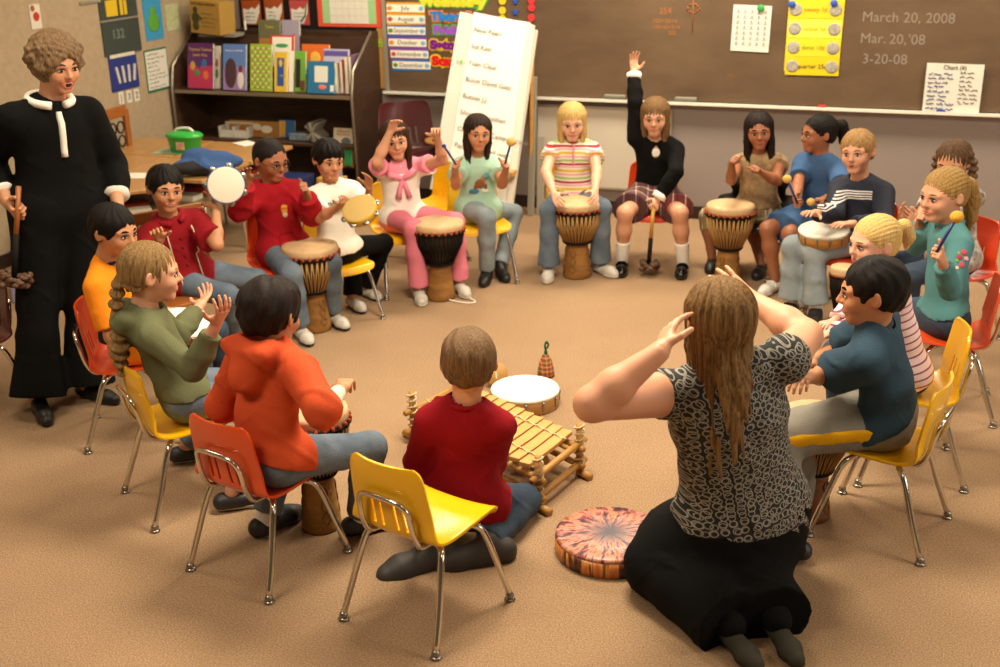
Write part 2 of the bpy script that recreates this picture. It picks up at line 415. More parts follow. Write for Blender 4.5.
def head_prims(hs, adult=False, smile=0., mouth=0.):
    """unit head (chin to crown = 1, centre at the middle), scaled by hs; y forward"""
    s = hs; P = []
    E = lambda c, r, k=.06, op='u', ax=None: P.append(el(np.array(c)*s, np.array(r)*s, k=k*s, op=op, ax=ax))
    C = lambda a, b, r1, r2, k=.04, op='u': P.append(rc(np.array(a)*s, np.array(b)*s, r1*s, r2*s, k=k*s, op=op))
    E((0, -.07, .12), (.36, .44, .375))
    E((0, .03, -.04), (.312, .36, .35), .1)
    E((0, .12, -.22), (.205, .265, .24), .1)
    C((-.05, .285, -.39), (.05, .285, -.39), .078, .078, .1)
    for q in (-1, 1):
        E((q*.165, .255, -.125), (.105, .11, .105), .09)
        E((q*.135, .425, .015), (.085, .06, .055), .06, 'd')
        C((q*.06, .365, .085), (q*.22, .30, .085), .035, .03, .07)
        ax = np.array([[math.cos(.45*q), math.sin(.45*q), 0], [-math.sin(.45*q), math.cos(.45*q), 0], [0, 0, 1.]])
        E((q*.375, -.05, -.01), (.035, .085, .125), .03, 'u', ax)
        E((q*.41, -.03, .0), (.02, .045, .07), .02, 'd', ax)
    C((0, .375, .04), (0, .455, -.1), .028, .045, .05)
    C((-.04, .41, -.115), (.04, .41, -.115), .035, .035, .03)
    C((-.06, .345, -.25), (.06, .345, -.25), .05, .05, .04)
    if mouth: E((0, .43, -.25), (.075, .06, .02+.05*mouth), .02, 'd')
    return P
HAIRS = {}
def hair_prims(style, hs, o):
    s = hs; P = []
    E = lambda c, r, k=.06, op='u', ax=None: P.append(el(np.array(c)*s, np.array(r)*s, k=k*s, op=op, ax=ax))
    C = lambda a, b, r1, r2, k=.05, op='u', flat=None: P.append(rc(np.array(a)*s, np.array(b)*s, r1*s, r2*s, k=k*s, op=op, flat=flat))
    y = np.array([0, 1., 0]); x = np.array([1., 0, 0])
    t = dict(short=.045, buzz=.026, boy=.058, tail=.032, long=.045, bangs=.045, curly=.11, straight=.045)[style]
    E((0, -.095, .135), (.358+t, .425+t, .365+t))
    E((0, -.13, -.02), (.335+t*.8, .35+t, .34+t*.5), .08)
    if style == 'boy': E((0, .12, .30), (.3, .3, .2), .1)
    if style == 'curly':
        for i in range(34):
            a = i*2.399; zz = .95-i*.042; r = math.sqrt(max(0, 1-zz*zz))
            c = (.43*r*math.cos(a), -.07+.44*r*math.sin(a), .11+.34*zz)
            if c[1] > .12 and c[2] < .34: continue
            E(c, (.13, .13, .12), .03)
    # hairline: face opening and nape
    if style in ('bangs',):
        E((0, .62, -.33), (.30, .52, .50), .03, 'd')
    elif style == 'long' or style == 'straight':
        E((0, .62, -.22), (.29, .48, .50), .04, 'd')
    elif style == 'curly':
        E((0, .60, -.20), (.31, .45, .50), .04, 'd')
    else:
        f = .04 if style in ('boy',) else 0
        E((0, .60, -.22-f), (.36, .42, .52), .03, 'd')
        for q in (-1, 1): E((q*.42, .03, -.16), (.12, .15, .2), .02, 'd')
        P.append(pl(np.array((0, 0, -.13))*s, (0, .42, -1)))
    if style in ('bangs', 'long', 'straight'):
        n = len(P)
        ln = o.get('len', .85); w = o.get('w', .0)
        RR = random.Random(int(ln*100)+int(w*1000))
        for j in range(15):
            a_ = math.radians(-118+236*j/14); sx_, cy_ = math.sin(a_), math.cos(a_); sd_ = max(0, abs(sx_)-.6)*1.4
            p0 = (.30*sx_, -.06-.30*cy_, .22); p1 = ((.335+w*.4)*sx_, -.06-.30*cy_+.03*sd_, -.28)
            e_ = -.3-ln*.62*RR.uniform(o.get('rag', .84), 1.06); p2 = ((.31+w)*sx_+RR.uniform(-.02, .02), -.06-.27*cy_+(.06+o.get('fw', 0.)*1.4)*sd_, e_*.62-.1); p3 = ((.28+w*1.1)*sx_+RR.uniform(-.04, .04), -.05-.26*cy_+(.08+o.get('fw', 0.)*2)*sd_, e_)
            bk_ = o.get('bk', 0)*max(0, cy_); p2 = (p2[0], p2[1]-bk_*.6, p2[2]); p3 = (p3[0], p3[1]-bk_, p3[2]); C(p0, p1, .085, .078, .05); C(p1, p2, .078, .066, .04); C(p2, p3, .066, .02, .03)
        E((0, .50, -.15), (.255, .40, .48), .03, 'd') if style != 'bangs' else E((0, .55, -.37), (.27, .42, .50), .03, 'd')
    for ch in o.get('chains', []):
        pts, rad = ch
        n = len(P)
        P += chain([np.array(p)*s for p in pts], [r*s for r in rad], k=.03*s)
    return P
def make_hair(style, hs, o, h):
    V, Q = sdf_mesh(hair_prims(style, hs, o), h)
    N = vnormals(V, Q); q = V/hs; ang = np.arctan2(q[:, 0], q[:, 1]+.0*q[:, 2])
    if style == 'curly':
        f = 26; d = np.sin(q[:, 0]*f+3*np.sin(q[:, 2]*9))*np.sin(q[:, 1]*f+2*np.sin(q[:, 0]*8))*np.sin(q[:, 2]*f+1); amp = .022
    elif style in ('short', 'boy', 'buzz'):
        f = 22; d = np.sin(ang*13+3*np.sin(q[:, 2]*7)+2*np.sin(q[:, 0]*9))*.7+np.sin(q[:, 0]*f+q[:, 2]*11+2*np.sin(q[:, 1]*8))*.5; amp = {'short': .010, 'boy': .016, 'buzz': .003}[style]
    elif style == 'tail' and not o.get('braid'):
        a2 = np.arctan2(q[:, 0], q[:, 2]-.1); d = np.sin(a2*31+2*np.sin(q[:, 1]*5))+.5*np.sin(a2*53+2*np.sin(q[:, 1]*6)); amp = .005
    else:
        d = np.sin(ang*22+2.*np.sin(q[:, 2]*3+ang*3))+.6*np.sin(ang*41+2*np.sin(q[:, 2]*4)); amp = .011
        m = 1
        if o.get('braid'):
            z0 = o['braid']; k = np.clip((z0-q[:, 2])*8, 0, 1)*(q[:, 1] < .05)
            d = d*(1-k)+k*3.2*np.sin(q[:, 2]*38+np.abs(q[:, 0]-o.get('bx', 0))*14)
    V = V+N*(amp*hs*d)[:, None]
    return V, Q, q
LENLOG = []; SURF = [None]
SKIN = {}
def skin_mat(c):
    return mat(c, rough=.5, var=.10, vs=9, col2='#d08068', bump=.05, bs=180, sss=.12, name='skin')
def person(label, P):
    K = dict(TALL if P.get('adult') else KID); s = P.get('s', 1.)
    K = {k: v*s for k, v in K.items()}; K.update(P.get('K', {})); K['hh'] = (P.get('hh') or K['hh'])
    fine = P.get('res', .008)
    pz = P.get('pz', .40)
    pel = xz(P['pel'][0], P['pel'][1], pz) if P['pel'][0] > 5 else np.array([P['pel'][0], P['pel'][1], pz]); nk = aty(*P['neck'])
    base = np.array([pel[0], pel[1], 0.])
    yw = math.radians(P['yaw']); f0 = np.array([math.sin(yw), -math.cos(yw), 0])
    up = U(nk-pel); fwd = U(f0-up*(f0@up)); rt = np.cross(fwd, up)       # rt: the person's right
    tl = np.linalg.norm(nk-pel)
    shy = P.get('syaw'); 
    if shy is not None:
        a = math.radians(shy); f1 = np.array([math.sin(a), -math.cos(a), 0]); f1 = U(f1-up*(f1@up)); rs = np.cross(f1, up)
    else: f1, rs = fwd, rt
    J = {}
    SH = {}; 
    lift = P.get('lift', {})
    for sd, q in (('R', 1), ('L', -1)):
        SH[sd] = nk+rs*q*K['sw']-up*(.048*s)*(1.1 if P.get('adult') else 1)+up*lift.get(sd, 0.)
        J['hip'+sd] = pel+rt*q*K['hw']
    hy, hp_, hr = [math.radians(a) for a in P['look']]
    hf = np.array([math.sin(hy)*math.cos(hp_), -math.cos(hy)*math.cos(hp_), -math.sin(hp_)])
    hu = U(np.array([0, 0, 1.])-hf*hf[2]); hr0 = np.cross(hf, hu)
    hu, hr0 = hu*math.cos(hr)+hr0*math.sin(hr), hr0*math.cos(hr)-hu*math.sin(hr)
    fh = np.array([math.sin(hy), -math.cos(hy), 0])
    hc = aty(P['head'][0], P['head'][1], nk[1]+fh[1]*.03+P.get('hdy', 0.))
    dn = hc-nk
    HM = np.stack([hr0, hf, hu])                                       # rows: head axes in the world
    arms = {}
    for sd in 'RL':
        A = P.get('arm'+sd)
        if A is None: continue
        if A['e'] is None:                                             # two-bone reach to a wrist given in the room
            w = np.array(A['w'], float); S = SH[sd]; v = w-S; dd = min(np.linalg.norm(v), (K['ua']+K['fa'])*.985); v = U(v); w = S+v*dd
            a_ = (K['ua']**2-K['fa']**2+dd*dd)/(2*dd); h_ = math.sqrt(max(0, K['ua']**2-a_*a_)); po = np.array([0, 0, -1.])+rt*(.5 if sd == 'R' else -.5); po = U(po-v*(po@v)); e = S+v*a_+po*h_
            t = w+U(np.array(A['t'], float)-w)*K['hd']; arms[sd] = (e, w, t, A); continue
        e = onsphere(SH[sd], *A['e'][:2], K['ua'], A['e'][2]); w = onsphere(e, *A['w'][:2], K['fa'], A['w'][2]); t = onsphere(w, *A['t'][:2], K['hd'], A['t'][2])
        arms[sd] = (e, w, t, A); LENLOG.append((label[:30], sd, 'pz', round(nk[2], 2), round(float(tl), 2), 'head-neck', round(float(np.linalg.norm(dn)), 2)))
    legs = {}
    for sd in 'RL':
        A = P.get('leg'+sd)
        if A is None: continue
        an = onz(*A['a'][:2], A['a'][2] if len(A['a']) > 2 else .065*s)
        if len(A['k']) > 2: kn = onz(*A['k'])
        else: kn = bend(J['hip'+sd], an, A['k'][0], A['k'][1], K['th'], K['sh'])
        legs[sd] = (kn, an, A)
        LENLOG.append((label[:30], 'leg'+sd, 'thigh', round(float(np.linalg.norm(kn-J['hip'+sd])), 2), 'shin', round(float(np.linalg.norm(an-kn)), 2), 'kneez', round(float(kn[2]), 2)))
    B = lambda p: np.asarray(p)-base
    fl = P.get('flat', .74); bulk = P.get('bulk', 1.)
    def torso(o=0., k=.05, hip=0.):
        w = B(pel+up*tl*.38-fwd*P.get('slump', 0.)*s); ch = B(pel+up*tl*.74)
        L = []
        hw = K['hip']*bulk
        L.append(rc(B(pel-rt*K['hw']*.55), B(pel+rt*K['hw']*.55), hw*.82+o+hip, k=k, flat=(fwd, .80)))
        L.append(rc(B(pel+up*.02), w, hw+o+hip, K['waist']*bulk+o, k=k, flat=(fwd, fl+.01)))
        L.append(rc(w, ch, K['waist']*bulk+o, K['chest']*bulk+o, k=k, flat=(fwd, fl)))
        for q in (-1, 1): L.append(rc(ch+rs*q*K['chest']*.45, B(nk)+rs*q*K['sw']*.55-up*.05*s, K['chest']*.62+o, .045*s+o, k=k, flat=(fwd, .85)))
        L.append(rc(B(SH['L'])*.75+B(SH['R'])*.25, B(SH['R'])*.75+B(SH['L'])*.25, (.05 if not P.get('adult') else .06)*s+o, k=k, flat=(fwd, .85)))
        L.append(rc(B(nk)-up*.06*s, B(nk)-up*.005*s, K['neck']*1.30+o, K['neck']*1.06+o, k=.04, flat=(fwd, .85)))
        return L
    def armp(sd, o=0., upto=2., k=.02, cutw=0., flare=0.):
        e, w, t, A = arms[sd]; L = []; S = B(SH[sd]); e, w = B(e), B(w)
        r0, r1, r2 = K['r_ua']*bulk**.5, K['r_el']*bulk**.5, K['r_wr']
        S2 = S+(e-S)*.04
        if upto >= 1:
            L.append(rc(S2, e, r0+.006*s+o, r1+o, k=k))
            u = min(1, upto-1)
            if u > .01:
                p = e+(w-e)*u; d = U(w-e)
                m = e+(w-e)*min(.35, u); L.append(rc(e, m, r1+o, r1*1.02+o, k=k))
                L.append(rc(m, p, r1*1.02+o, r1+(r2-r1)*u+o+flare, k=k, cut=[(p, d)] if upto < 2 or o > 0 else None))
            elif upto == 1: pass
        else:
            p = S2+(e-S2)*upto; L.append(rc(S2, p+(e-S2)*.05, r0+.006*s+o, r0+(r1-r0)*upto+o+flare, k=k, cut=[(p, U(e-S2))]))
        return L
    def legp(sd, o=0., upto=2., k=.03, flare=0.):
        kn, an, A = legs[sd]; h = B(J['hip'+sd]); kn, an = B(kn), B(an); L = []
        r0, r1, r2 = K['r_th']*bulk**.5, K['r_kn'], K['r_an']
        u = min(1., upto); p = h+(kn-h)*u
        L.append(rc(h, p, r0+o, r0+(r1-r0)*u+o, k=k, cut=None if upto >= 1 else [(p, U(kn-h))]))
        if upto > 1:
            v = upto-1; m = kn+(an-kn)*min(.4, v); q = kn+(an-kn)*v; d = U(an-kn)
            if o <= 0:
                back = U(B(J['hip'+sd])-kn)*.0
                L.append(rc(kn, kn+(an-kn)*.35, r1, r1*.98, k=k)); L.append(rc(kn+(an-kn)*.35, an, r1*.98, r2, k=k))
            else: L.append(rc(kn, m, r1+o, r1*.98+o, k=k)); L.append(rc(m, q, r1*.98+o, r2+(r1-r2)*(1-v)+o+flare, k=k, cut=[(q, d)]))
        return L
    # body
    pr = torso(-.012*s, .04)
    for sd in arms: pr += armp(sd, 0)
    for sd in legs: pr += legp(sd, 0)
    hs = K['hh']
    nb = B(hc)-HM[1]*hs*.10-HM[2]*hs*.28
    pr.append(rc(B(nk)-up*.02*s, nb, K['neck']*1.1, K['neck'], k=.02))
    V0, Q0 = sdf_mesh(pr, fine)
    # head with its neck, on a finer grid
    hp = head_prims(hs, P.get('adult'), mouth=P.get('mouth', 0.))
    nl = HM@(B(nk)-B(hc)); hp.append(rc(nl*.9, np.array([0, -.10, -.25])*hs, K['neck']*1.0, K['neck']*1.0, k=.03*hs*5))
    V1, Q1 = sdf_mesh(hp, .0042 if not P.get('hi') else .003)
    parts = [(V0, Q0), (V1@HM+B(hc), Q1)]
    hands = {}
    for sd in arms:
        e, w, t, A = arms[sd]; F = U(t-w); pn = np.array(A.get('p', (0, -1, 0)), float); pn = U(pn-F*(pn@F)); th = np.cross(F, pn)*(1 if sd == 'R' else -1)
        kk = K['hd']/.18
        hpz = hand_prims(K['hd'], A.get('c', .25), A.get('sp', .5), A.get('th', .5))
        M = np.stack([th, F, pn])
        if sd == 'L' or True:
            pass
        fl_ = M@(e-w); fl_ = U(fl_)*min(.06, K['fa']*.4)
        hpz.append(rc(fl_, np.array([0, .008*kk, 0]), K['r_wr']*1.08, K['r_wr']*.95, k=.01*kk))
        Vh, Qh = sdf_mesh(hpz, .0027*max(1., kk*1.1))
        # a hand's grid is left-handed when the thumb axis was mirrored
        Vw = Vh@M+B(w)
        if np.linalg.det(M) < 0: Qh = Qh[:, ::-1]
        parts.append((Vw, Qh)); hands[sd] = (w, F, pn, th, t)
    V, Q = join(parts)
    root = link('person', np_mesh('person', V, Q), skin_mat(P['skin'])); root.location = base; tag(root, label, 'person', kind='thing')
    # face
    Mh = Matrix([list(HM[:, 0])+[B(hc)[0]], list(HM[:, 1])+[B(hc)[1]], list(HM[:, 2])+[B(hc)[2]], [0, 0, 0, 1]])
    hx = lambda p: Vector(tuple(np.array(p)@HM*hs+B(hc)))
    def fm(): return MB()
    H3 = Mh@Matrix.Scale(hs, 4)
    blk = P.get('iris', '#2a1a10')
    for q in (-1, 1):
        ey = fm().ball((q*.135, .345, .005), .060, 14, (1.15, .8, .46), M=H3).build('eye', mat('#cfc4b8', .3), root)
        fm().ball((q*.135+.006*P.get('gz', 0), .378, .002), .034, 12, (1, .70, .84), M=H3).build('iris', mat(blk, .15), ey)
        lid = spline([(q*.06, .366, .012), (q*.10, .392, .042), (q*.16, .385, .044), (q*.208, .34, .012)], 5)
        fm().tube(lid, [.007+.004*math.sin(math.pi*i/(len(lid)-1)) for i in range(len(lid))], 6, M=H3).build('eyelash', mat('#2b1a14', .7), root)
        br = spline([(q*.055, .398, .10), (q*.13, .385, .125), (q*.215, .325, .10)], 5)
        fm().tube(br, [.006+.012*math.sin(math.pi*(i+.6)/len(br)) for i in range(len(br))], 6, M=H3).build('eyebrow', mat(P.get('brow', P['hair'][1]), .8), root)
    lip = P.get('lip', '#b0605a'); mo = P.get('mouth', 0.)
    dz = .012+.045*mo; sm = P.get('smile', .3)*.025
    pts = [(-.12-sm, .366, -.25+sm*1.4), (-.055, .396, -.245+dz*.8), (0, .402, -.25+dz*.75), (.055, .396, -.245+dz*.8), (.12+sm, .366, -.25+sm*1.4)]
    pt2 = [(-.12-sm, .366, -.25+sm*1.4), (-.06, .391, -.262-dz), (0, .398, -.268-dz), (.06, .391, -.262-dz), (.12+sm, .366, -.25+sm*1.4)]
    a = spline(pts, 4); b = spline(pt2, 4); rr = lambda L: [.005+.009*math.sin(math.pi*i/(len(L)-1)) for i in range(len(L))]
    m = fm().tube(a, rr(a), 6, M=H3).tube(b, rr(b), 6, M=H3)
    mth = m.build('mouth', mat(lip, .45), root)
    if mo > .2:
        fm().ball((0, .375, -.262), .07, 12, (1, .4, .25+.45*mo), M=H3).build('mouth_opening', mat('#3a1210', .6), mth)
        fm().ball((0, .388, -.25+dz*.5), .055, 12, (1.1, .4, .22), M=H3).build('teeth', mat('#e9e2d6', .3), mth)
    # hair
    st, c1, c2 = P['hair'][:3]; ho = P['hair'][3] if len(P['hair']) > 3 else {}
    Vh, Qh, qh = make_hair(st, hs, ho, .0045 if not P.get('hi') else .0035)
    link('hair', np_mesh('hair', Vh@HM+B(hc), Qh, {'hc': qh}), hair_mat(c1, c2), root)
    for (p, r, c, nm) in P.get('hairbits', []):
        fm().ball(p, r, 12, (1, 1, .8), M=H3).build(nm, mat(c, .8, bump=.5, bs=90), root)
    # clothes
    TF = np.stack([rt, fwd, up])
    def cloth(name, prims, mt, amp=.004, fr=26, h=None, parent=None):
        Vc, Qc = sdf_mesh(prims, h or fine); tcv = (Vc-B(pel))@TF.T
        Vc = wrinkle(Vc, Qc, amp*s, fr, len(name)+P['pel'][0]*.1)
        return link(name, np_mesh(name, Vc, Qc, {'tc': tcv}), mt, parent or root)
    T = P['top']; off = T.get('off', .009)
    tp = torso(off, .04, T.get('hipx', .008))
    if T.get('bust'):
        for q in (-1, 1): tp.append(el(B(pel+up*tl*.66+fwd*K['chest']*.62+rt*q*K['chest']*.5), np.array([.07, .075, .075])*s, k=.05))
    sl = T.get('sleeve', .55)
    for sd in arms:
        if sl > 0: tp += armp(sd, off+T.get('loose', .004), upto=T.get('sleeve'+sd, sl), k=.025, flare=T.get('flare', .006))
    if P.get('bottom') and not T.get('dress') and len(legs) == 2 and not P.get('adult'):
        for sd in legs:
            h_ = B(J['hip'+sd]); tp.append(rc(h_, h_+(B(legs[sd][0])-h_)*.13, K['r_th']*bulk**.5+off+.006, K['r_th']*bulk**.5+off+.004, k=.03))
    if T.get('hood'):
        c = B(nk); bk = -f1; hk = float(T['hood'])
        tp.append(rc(c+bk*.055*s+up*.01-rs*.055*s, c+bk*.075*s*hk-up*.055*s*hk, .036*s, .045*s*hk, k=.02)); tp.append(rc(c+bk*.055*s+up*.01+rs*.055*s, c+bk*.075*s*hk-up*.055*s*hk, .036*s, .045*s*hk, k=.02))
        tp.append(rc(c+bk*.06*s-up*.01, c+bk*.095*s*hk-up*.07*s*hk, .04*s, .035*s, k=.02)); tp.append(rc(c+bk*.08*s*hk-rs*.055*s*hk, c+bk*.08*s*hk+rs*.055*s*hk, .026*s*hk, k=.03))
        for q in (-1, 1): tp.append(rc(c+bk*.05*s+rs*q*.06*s, c+f1*.055*s+rs*q*.03*s-up*.03*s, .024*s, .018*s, k=.02))
    hem = T.get('hem', .05)
    if T.get('dress'):
        mid = [B(legs[x][0]) for x in legs]; mk = sum(mid)/len(mid); u = T['dress']
        e = B(pel)+(mk-B(pel))*u; d = U(mk-B(pel)); side = U(np.cross(d, up))
        tp.append(rc(B(pel), e, K['hip']*1.1+off, K['hip']*1.15+off, k=.05, flat=(np.cross(side, d), .72), cut=[(e, d)]))
        for sd in legs:
            l = B(legs[sd][0]); hh_ = B(J['hip'+sd]); p = hh_+(l-hh_)*u; tp.append(rc(hh_, p, K['r_th']+off+.012, K['r_kn']+off+.02, k=.04, cut=[(e, d)]))
    else:
        tp.append(pl(B(pel)-up*hem*s, -up+fwd*P.get('hemf', -.25)))
    # neckline
    nn = U(nb-B(nk)); ndrop = T.get('nd', 0.)
    r = K['neck']*(1.13 if not T.get('vneck') else 1.3)
    tp.append(rc(B(nk)-up*.03*s+f1*.0, nb+nn*.1, r, r*1.1, k=.008, op='d'))
    if ndrop: tp.append(rc(B(nk)+f1*K['chest']*.9-up*ndrop*s*.9, B(nk)+f1*K['chest']*1.2+up*.06, (T.get('nw', .03))*s, K['neck']*1.1, k=.008, op='d'))
    top = cloth(T['name'], tp, T['mat'], amp=T.get('amp', .0045))
    SURF[0] = np.array([v.co[:] for v in top.data.vertices])
    if not T.get('hood'):
        T.setdefault('colr', .007); cm_ = T.get('collar') or T['mat']; big = T['colr'] > .01
        C0 = B(nk)+up*T.get('colz', .022 if big else .006)*s; ring = []
        for i in range(15):
            a = -2.6+5.2*i/14; ring.append(C0+(f1*math.cos(math.pi+a)*-1*0-f1*math.cos(a)+rs*math.sin(a))*K['neck']*1.42-up*.03*s*(1-math.cos(a))*-1*0+f1*0)
        # the band opens at the throat
        ck = T.get('colk', 1.5 if big else 1.24); ring = [C0+(-f1*math.cos(a)*(1.25 if big and math.cos(a) < 0 else 1)+rs*math.sin(a))*K['neck']*ck-up*((.010 if big else .004)*s*(1-math.cos(a))) for a in (np.linspace(-2.8, 2.8, 25) if big else np.linspace(-math.pi, math.pi, 25)[:-1])]
        cb_ = MB().tube(ring, T['colr']*s, 8, closed=not big)
        if not T.get('vneck') and not T.get('nd'): cb_.build('collar', cm_, top)
        elif big: cb_.build('collar', cm_, top)
    for sd in arms:
        if T.get('under'):
            cloth('undersleeve', armp(sd, .006, upto=T['under'][1], k=.02), T['under'][0], amp=.004, parent=top)
        if T.get('cuff'):
            e, w, t, A = arms[sd]; p = B(e)+(B(w)-B(e))*(sl-1); d = U(w-e); r = K['r_wr']+(K['r_el']-K['r_wr'])*(2-sl)+off+.008
            MB().tube([p-d*.022*s, p+d*.012*s], [r, r+.004], 20).build('cuff', T['cuff'], top)
    for fn in T.get('extras', []): fn(top, B, dict(pel=pel, nk=nk, up=up, fwd=f1, rt=rs, tl=tl, K=K, s=s, SH=SH, arms=arms, base=base, off=off, fl=fl, bulk=bulk))
    Bt = P.get('bottom')
    if Bt:
        of = Bt.get('off', .010); bp = []
        w = B(pel+up*tl*(.14 if not Bt.get('high') else .3))
        bp.append(rc(B(pel-rt*K['hw']*.55), B(pel+rt*K['hw']*.55), K['hip']*bulk*.82+of*.6, k=.04, flat=(fwd, .92)))
        bp.append(rc(B(pel), w, K['hip']*bulk*.97+of*.5, K['waist']*bulk*.97, k=.04, flat=(fwd, fl+.05)))
        if Bt.get('skirt'):
            mk = sum(B(legs[x][0]) for x in legs)/len(legs); u = Bt['skirt']; e = B(pel)+(mk-B(pel))*u; d = U(mk-B(pel)); side = U(np.cross(d, up))
            for sd in legs:
                l = B(legs[sd][0]); h_ = B(J['hip'+sd]); p = h_+(l-h_)*u*1.05; bp.append(rc(h_, p, K['r_th']+of+.012, K['r_th']+of+.018, k=.06, cut=[(e, d)]))
        else:
            for sd in legs:
                u = Bt.get('len', 1.97) if not Bt.get('len'+sd) else Bt['len'+sd]
                bp += legp(sd, of, upto=u, flare=Bt.get('flare', .012))
        for dr, df, du, r1_, r2_, r3_ in Bt.get('extra', []):
            bp.append(el(B(pel)+rt*dr+f0*df+np.array([0, 0, du]), (r1_, r2_, r3_), ax=np.stack([np.cross(f0, [0, 0, 1.]), f0, [0, 0, 1.]]), k=.06))
        bo = cloth(Bt['name'], bp, Bt['mat'], amp=Bt.get('amp', .0045), fr=22)
        if Bt.get('stripe'):
            mt_, sd = Bt['stripe']; h_ = B(J['hip'+sd]); l_ = B(legs[sd][0]); out = -rt if sd == 'L' else rt; ax_ = U(l_-h_); v_ = np.cross(out, ax_)
            cloth('side_stripe', legp(sd, of+.004, upto=1.)+[pl(h_+out*.01, -out), pl(h_-v_*.008, v_), pl(h_-v_*.052, -v_), pl(h_+ax_*.02, -ax_)], mt_, amp=.001, parent=bo)
    # feet
    F = P.get('shoes')
    for sd in legs:
        kn, an, A = legs[sd]
        if F is None or A.get('noshoe'): continue
        L = (.19 if not P.get('adult') else .25)*s*F.get('k', 1.)
        ya = A.get('toe', P['yaw']); pt = math.radians(A.get('pitch', 0.))
        ya = math.radians(ya); td = np.array([math.sin(ya)*math.cos(pt), -math.cos(ya)*math.cos(pt), -math.sin(pt)])
        upv = U(np.array([0, 0, 1.])-td*td[2]) if abs(pt) < 1.2 else U(np.array([math.sin(ya), -math.cos(ya), 0])); sdv = np.cross(td, upv)
        a0 = B(an); heel = a0-td*L*.20-upv*.030*s; ball = a0+td*L*.48-upv*.038*s; toe = a0+td*L*.66-upv*.042*s
        sole = a0-upv*.064*s
        kf = .85
        fa_ = F.get('fat', 1.); up_ = [rc(heel, ball, .030*s*fa_, .031*s*fa_, k=.02), rc(ball, toe, .033*s*fa_, .026*s*fa_, k=.02), rc(a0+upv*.01*s, a0-upv*.03*s+td*L*.2, .032*s, .03*s, k=.03)]
        if F.get('low'): up_[2] = rc(a0-upv*.03*s-td*L*.15, a0-upv*.035*s+td*L*.1, .026*s, .026*s, k=.02)
        up_.append(pl(sole+upv*.012*s, -upv))
        Vs, Qs = sdf_mesh(up_, .0045); sh = link('shoe', np_mesh('shoe', Vs, Qs), F['mat'], root)
        so = [rc(heel, ball, .031*s*fa_, .034*s*fa_, k=.02), rc(ball, toe, .036*s*fa_, .028*s*fa_, k=.02), pl(sole, -upv), pl(sole+upv*.017*s, upv)]
        Vs, Qs = sdf_mesh(so, .0045); link('sole', np_mesh('sole', Vs, Qs), F.get('sole', mat('#d8d4cc', .7)), sh)
        if F.get('lace'):
            lm = MB()
            for i in range(4):
                p = a0+td*L*(.14+.09*i)-upv*(.012+.0035*i*2)*s; lm.tube([p-sdv*.018*s, p+upv*.012*s, p+sdv*.018*s], .0028*s, 6)
            lm.build('lace', F['lace'], sh)
        if F.get('sock'):
            k_ = F['sockh'] if 'sockh' in F else .3; p = a0+(B(kn)-a0)*k_; d = U(B(kn)-a0)
            rr_ = K['r_an']+(K['r_kn']*.95-K['r_an'])*min(1, k_/.62)
            Vs, Qs = sdf_mesh([rc(a0-d*.02, p, K['r_an']+.006, rr_+.006, k=.01, cut=[(p, d)])], .005); link('sock', np_mesh('sock', Vs, Qs), F['sock'], root)
        if F.get('strap'):
            p = a0+td*L*.18-upv*.012*s; arc = [p+sdv*.032*s*math.cos(t)+upv*.03*s*math.sin(t)-upv*.015*s for t in np.linspace(0, math.pi, 9)]
            MB().tube(arc, .005*s, 6).build('strap', F['mat'], sh)
    P['_'] = dict(hands=hands, pel=pel, nk=nk, fwd=fwd, rt=rt, up=up, hc=hc, HM=HM, hs=hs, base=base, K=K, legs=legs, root=root)
    return root
# ------------------------------------------------------------------ materials of the room
CHROME = mat('#d9d6cf', .16, 1., name='chrome'); STEEL = mat('#9a958c', .3, 1.)
WOODD = mat('#4c3222', .45, var=.75, vs=5., col2='#2a1910', stretch=(1, 1, 8), bump=.1, bs=30)
PINE = mat('#c9964f', .5, var=.5, vs=4., col2='#a8712f', stretch=(1, 1, 6))
OAK = mat('#c08f55', .4, var=.5, vs=3., col2='#9a6a38', stretch=(1, 7, 1))
BLACK = mat('#141210', .5); WHITE = mat('#efe9dd', .7); PAPER = mat('#d9d5ca', .8); CREAM = mat('#d9c9a6', .7)
INK = mat('#3c3634', .8); INKB = mat('#2e3f7a', .8); CHALK = mat('#8d8075', .95); CHALKO = mat('#a5683a', .95)
def rough_carpet():
    m, nt, b = new_mat('carpet'); L = nt.links; tc = N_(nt, 'ShaderNodeTexCoord')
    n = N_(nt, 'ShaderNodeTexNoise', Scale=170., Detail=3., Roughness=.8); L.new(tc.outputs['Object'], n.inputs['Vector'])
    n2 = N_(nt, 'ShaderNodeTexNoise', Scale=1.3, Detail=5., Roughness=.6); L.new(tc.outputs['Object'], n2.inputs['Vector'])
    r = N_(nt, 'ShaderNodeValToRGB'); e = r.color_ramp.elements; e[0].position = .32; e[0].color = srgb('#7c614a'); e[1].position = .68; e[1].color = srgb('#bb9c7c')
    L.new(n.outputs['Fac'], r.inputs[0])
    mx = N_(nt, 'ShaderNodeMix', data_type='RGBA', blend_type='MULTIPLY'); mx.inputs['Factor'].default_value = .5
    r2 = N_(nt, 'ShaderNodeValToRGB'); f = r2.color_ramp.elements; f[0].position = .3; f[0].color = (.72, .68, .64, 1); f[1].position = .7; f[1].color = (1.08, 1.06, 1.04, 1)
    L.new(n2.outputs['Fac'], r2.inputs[0]); L.new(r.outputs[0], mx.inputs['A']); L.new(r2.outputs[0], mx.inputs['B']); L.new(mx.outputs['Result'], b.inputs['Base Color'])
    b.inputs['Roughness'].default_value = .95; b.inputs['Specular IOR Level'].default_value = .1
    bp = N_(nt, 'ShaderNodeBump', Strength=.5, Distance=.006); L.new(n.outputs['Fac'], bp.inputs['Height']); L.new(bp.outputs['Normal'], b.inputs['Normal'])
    return m
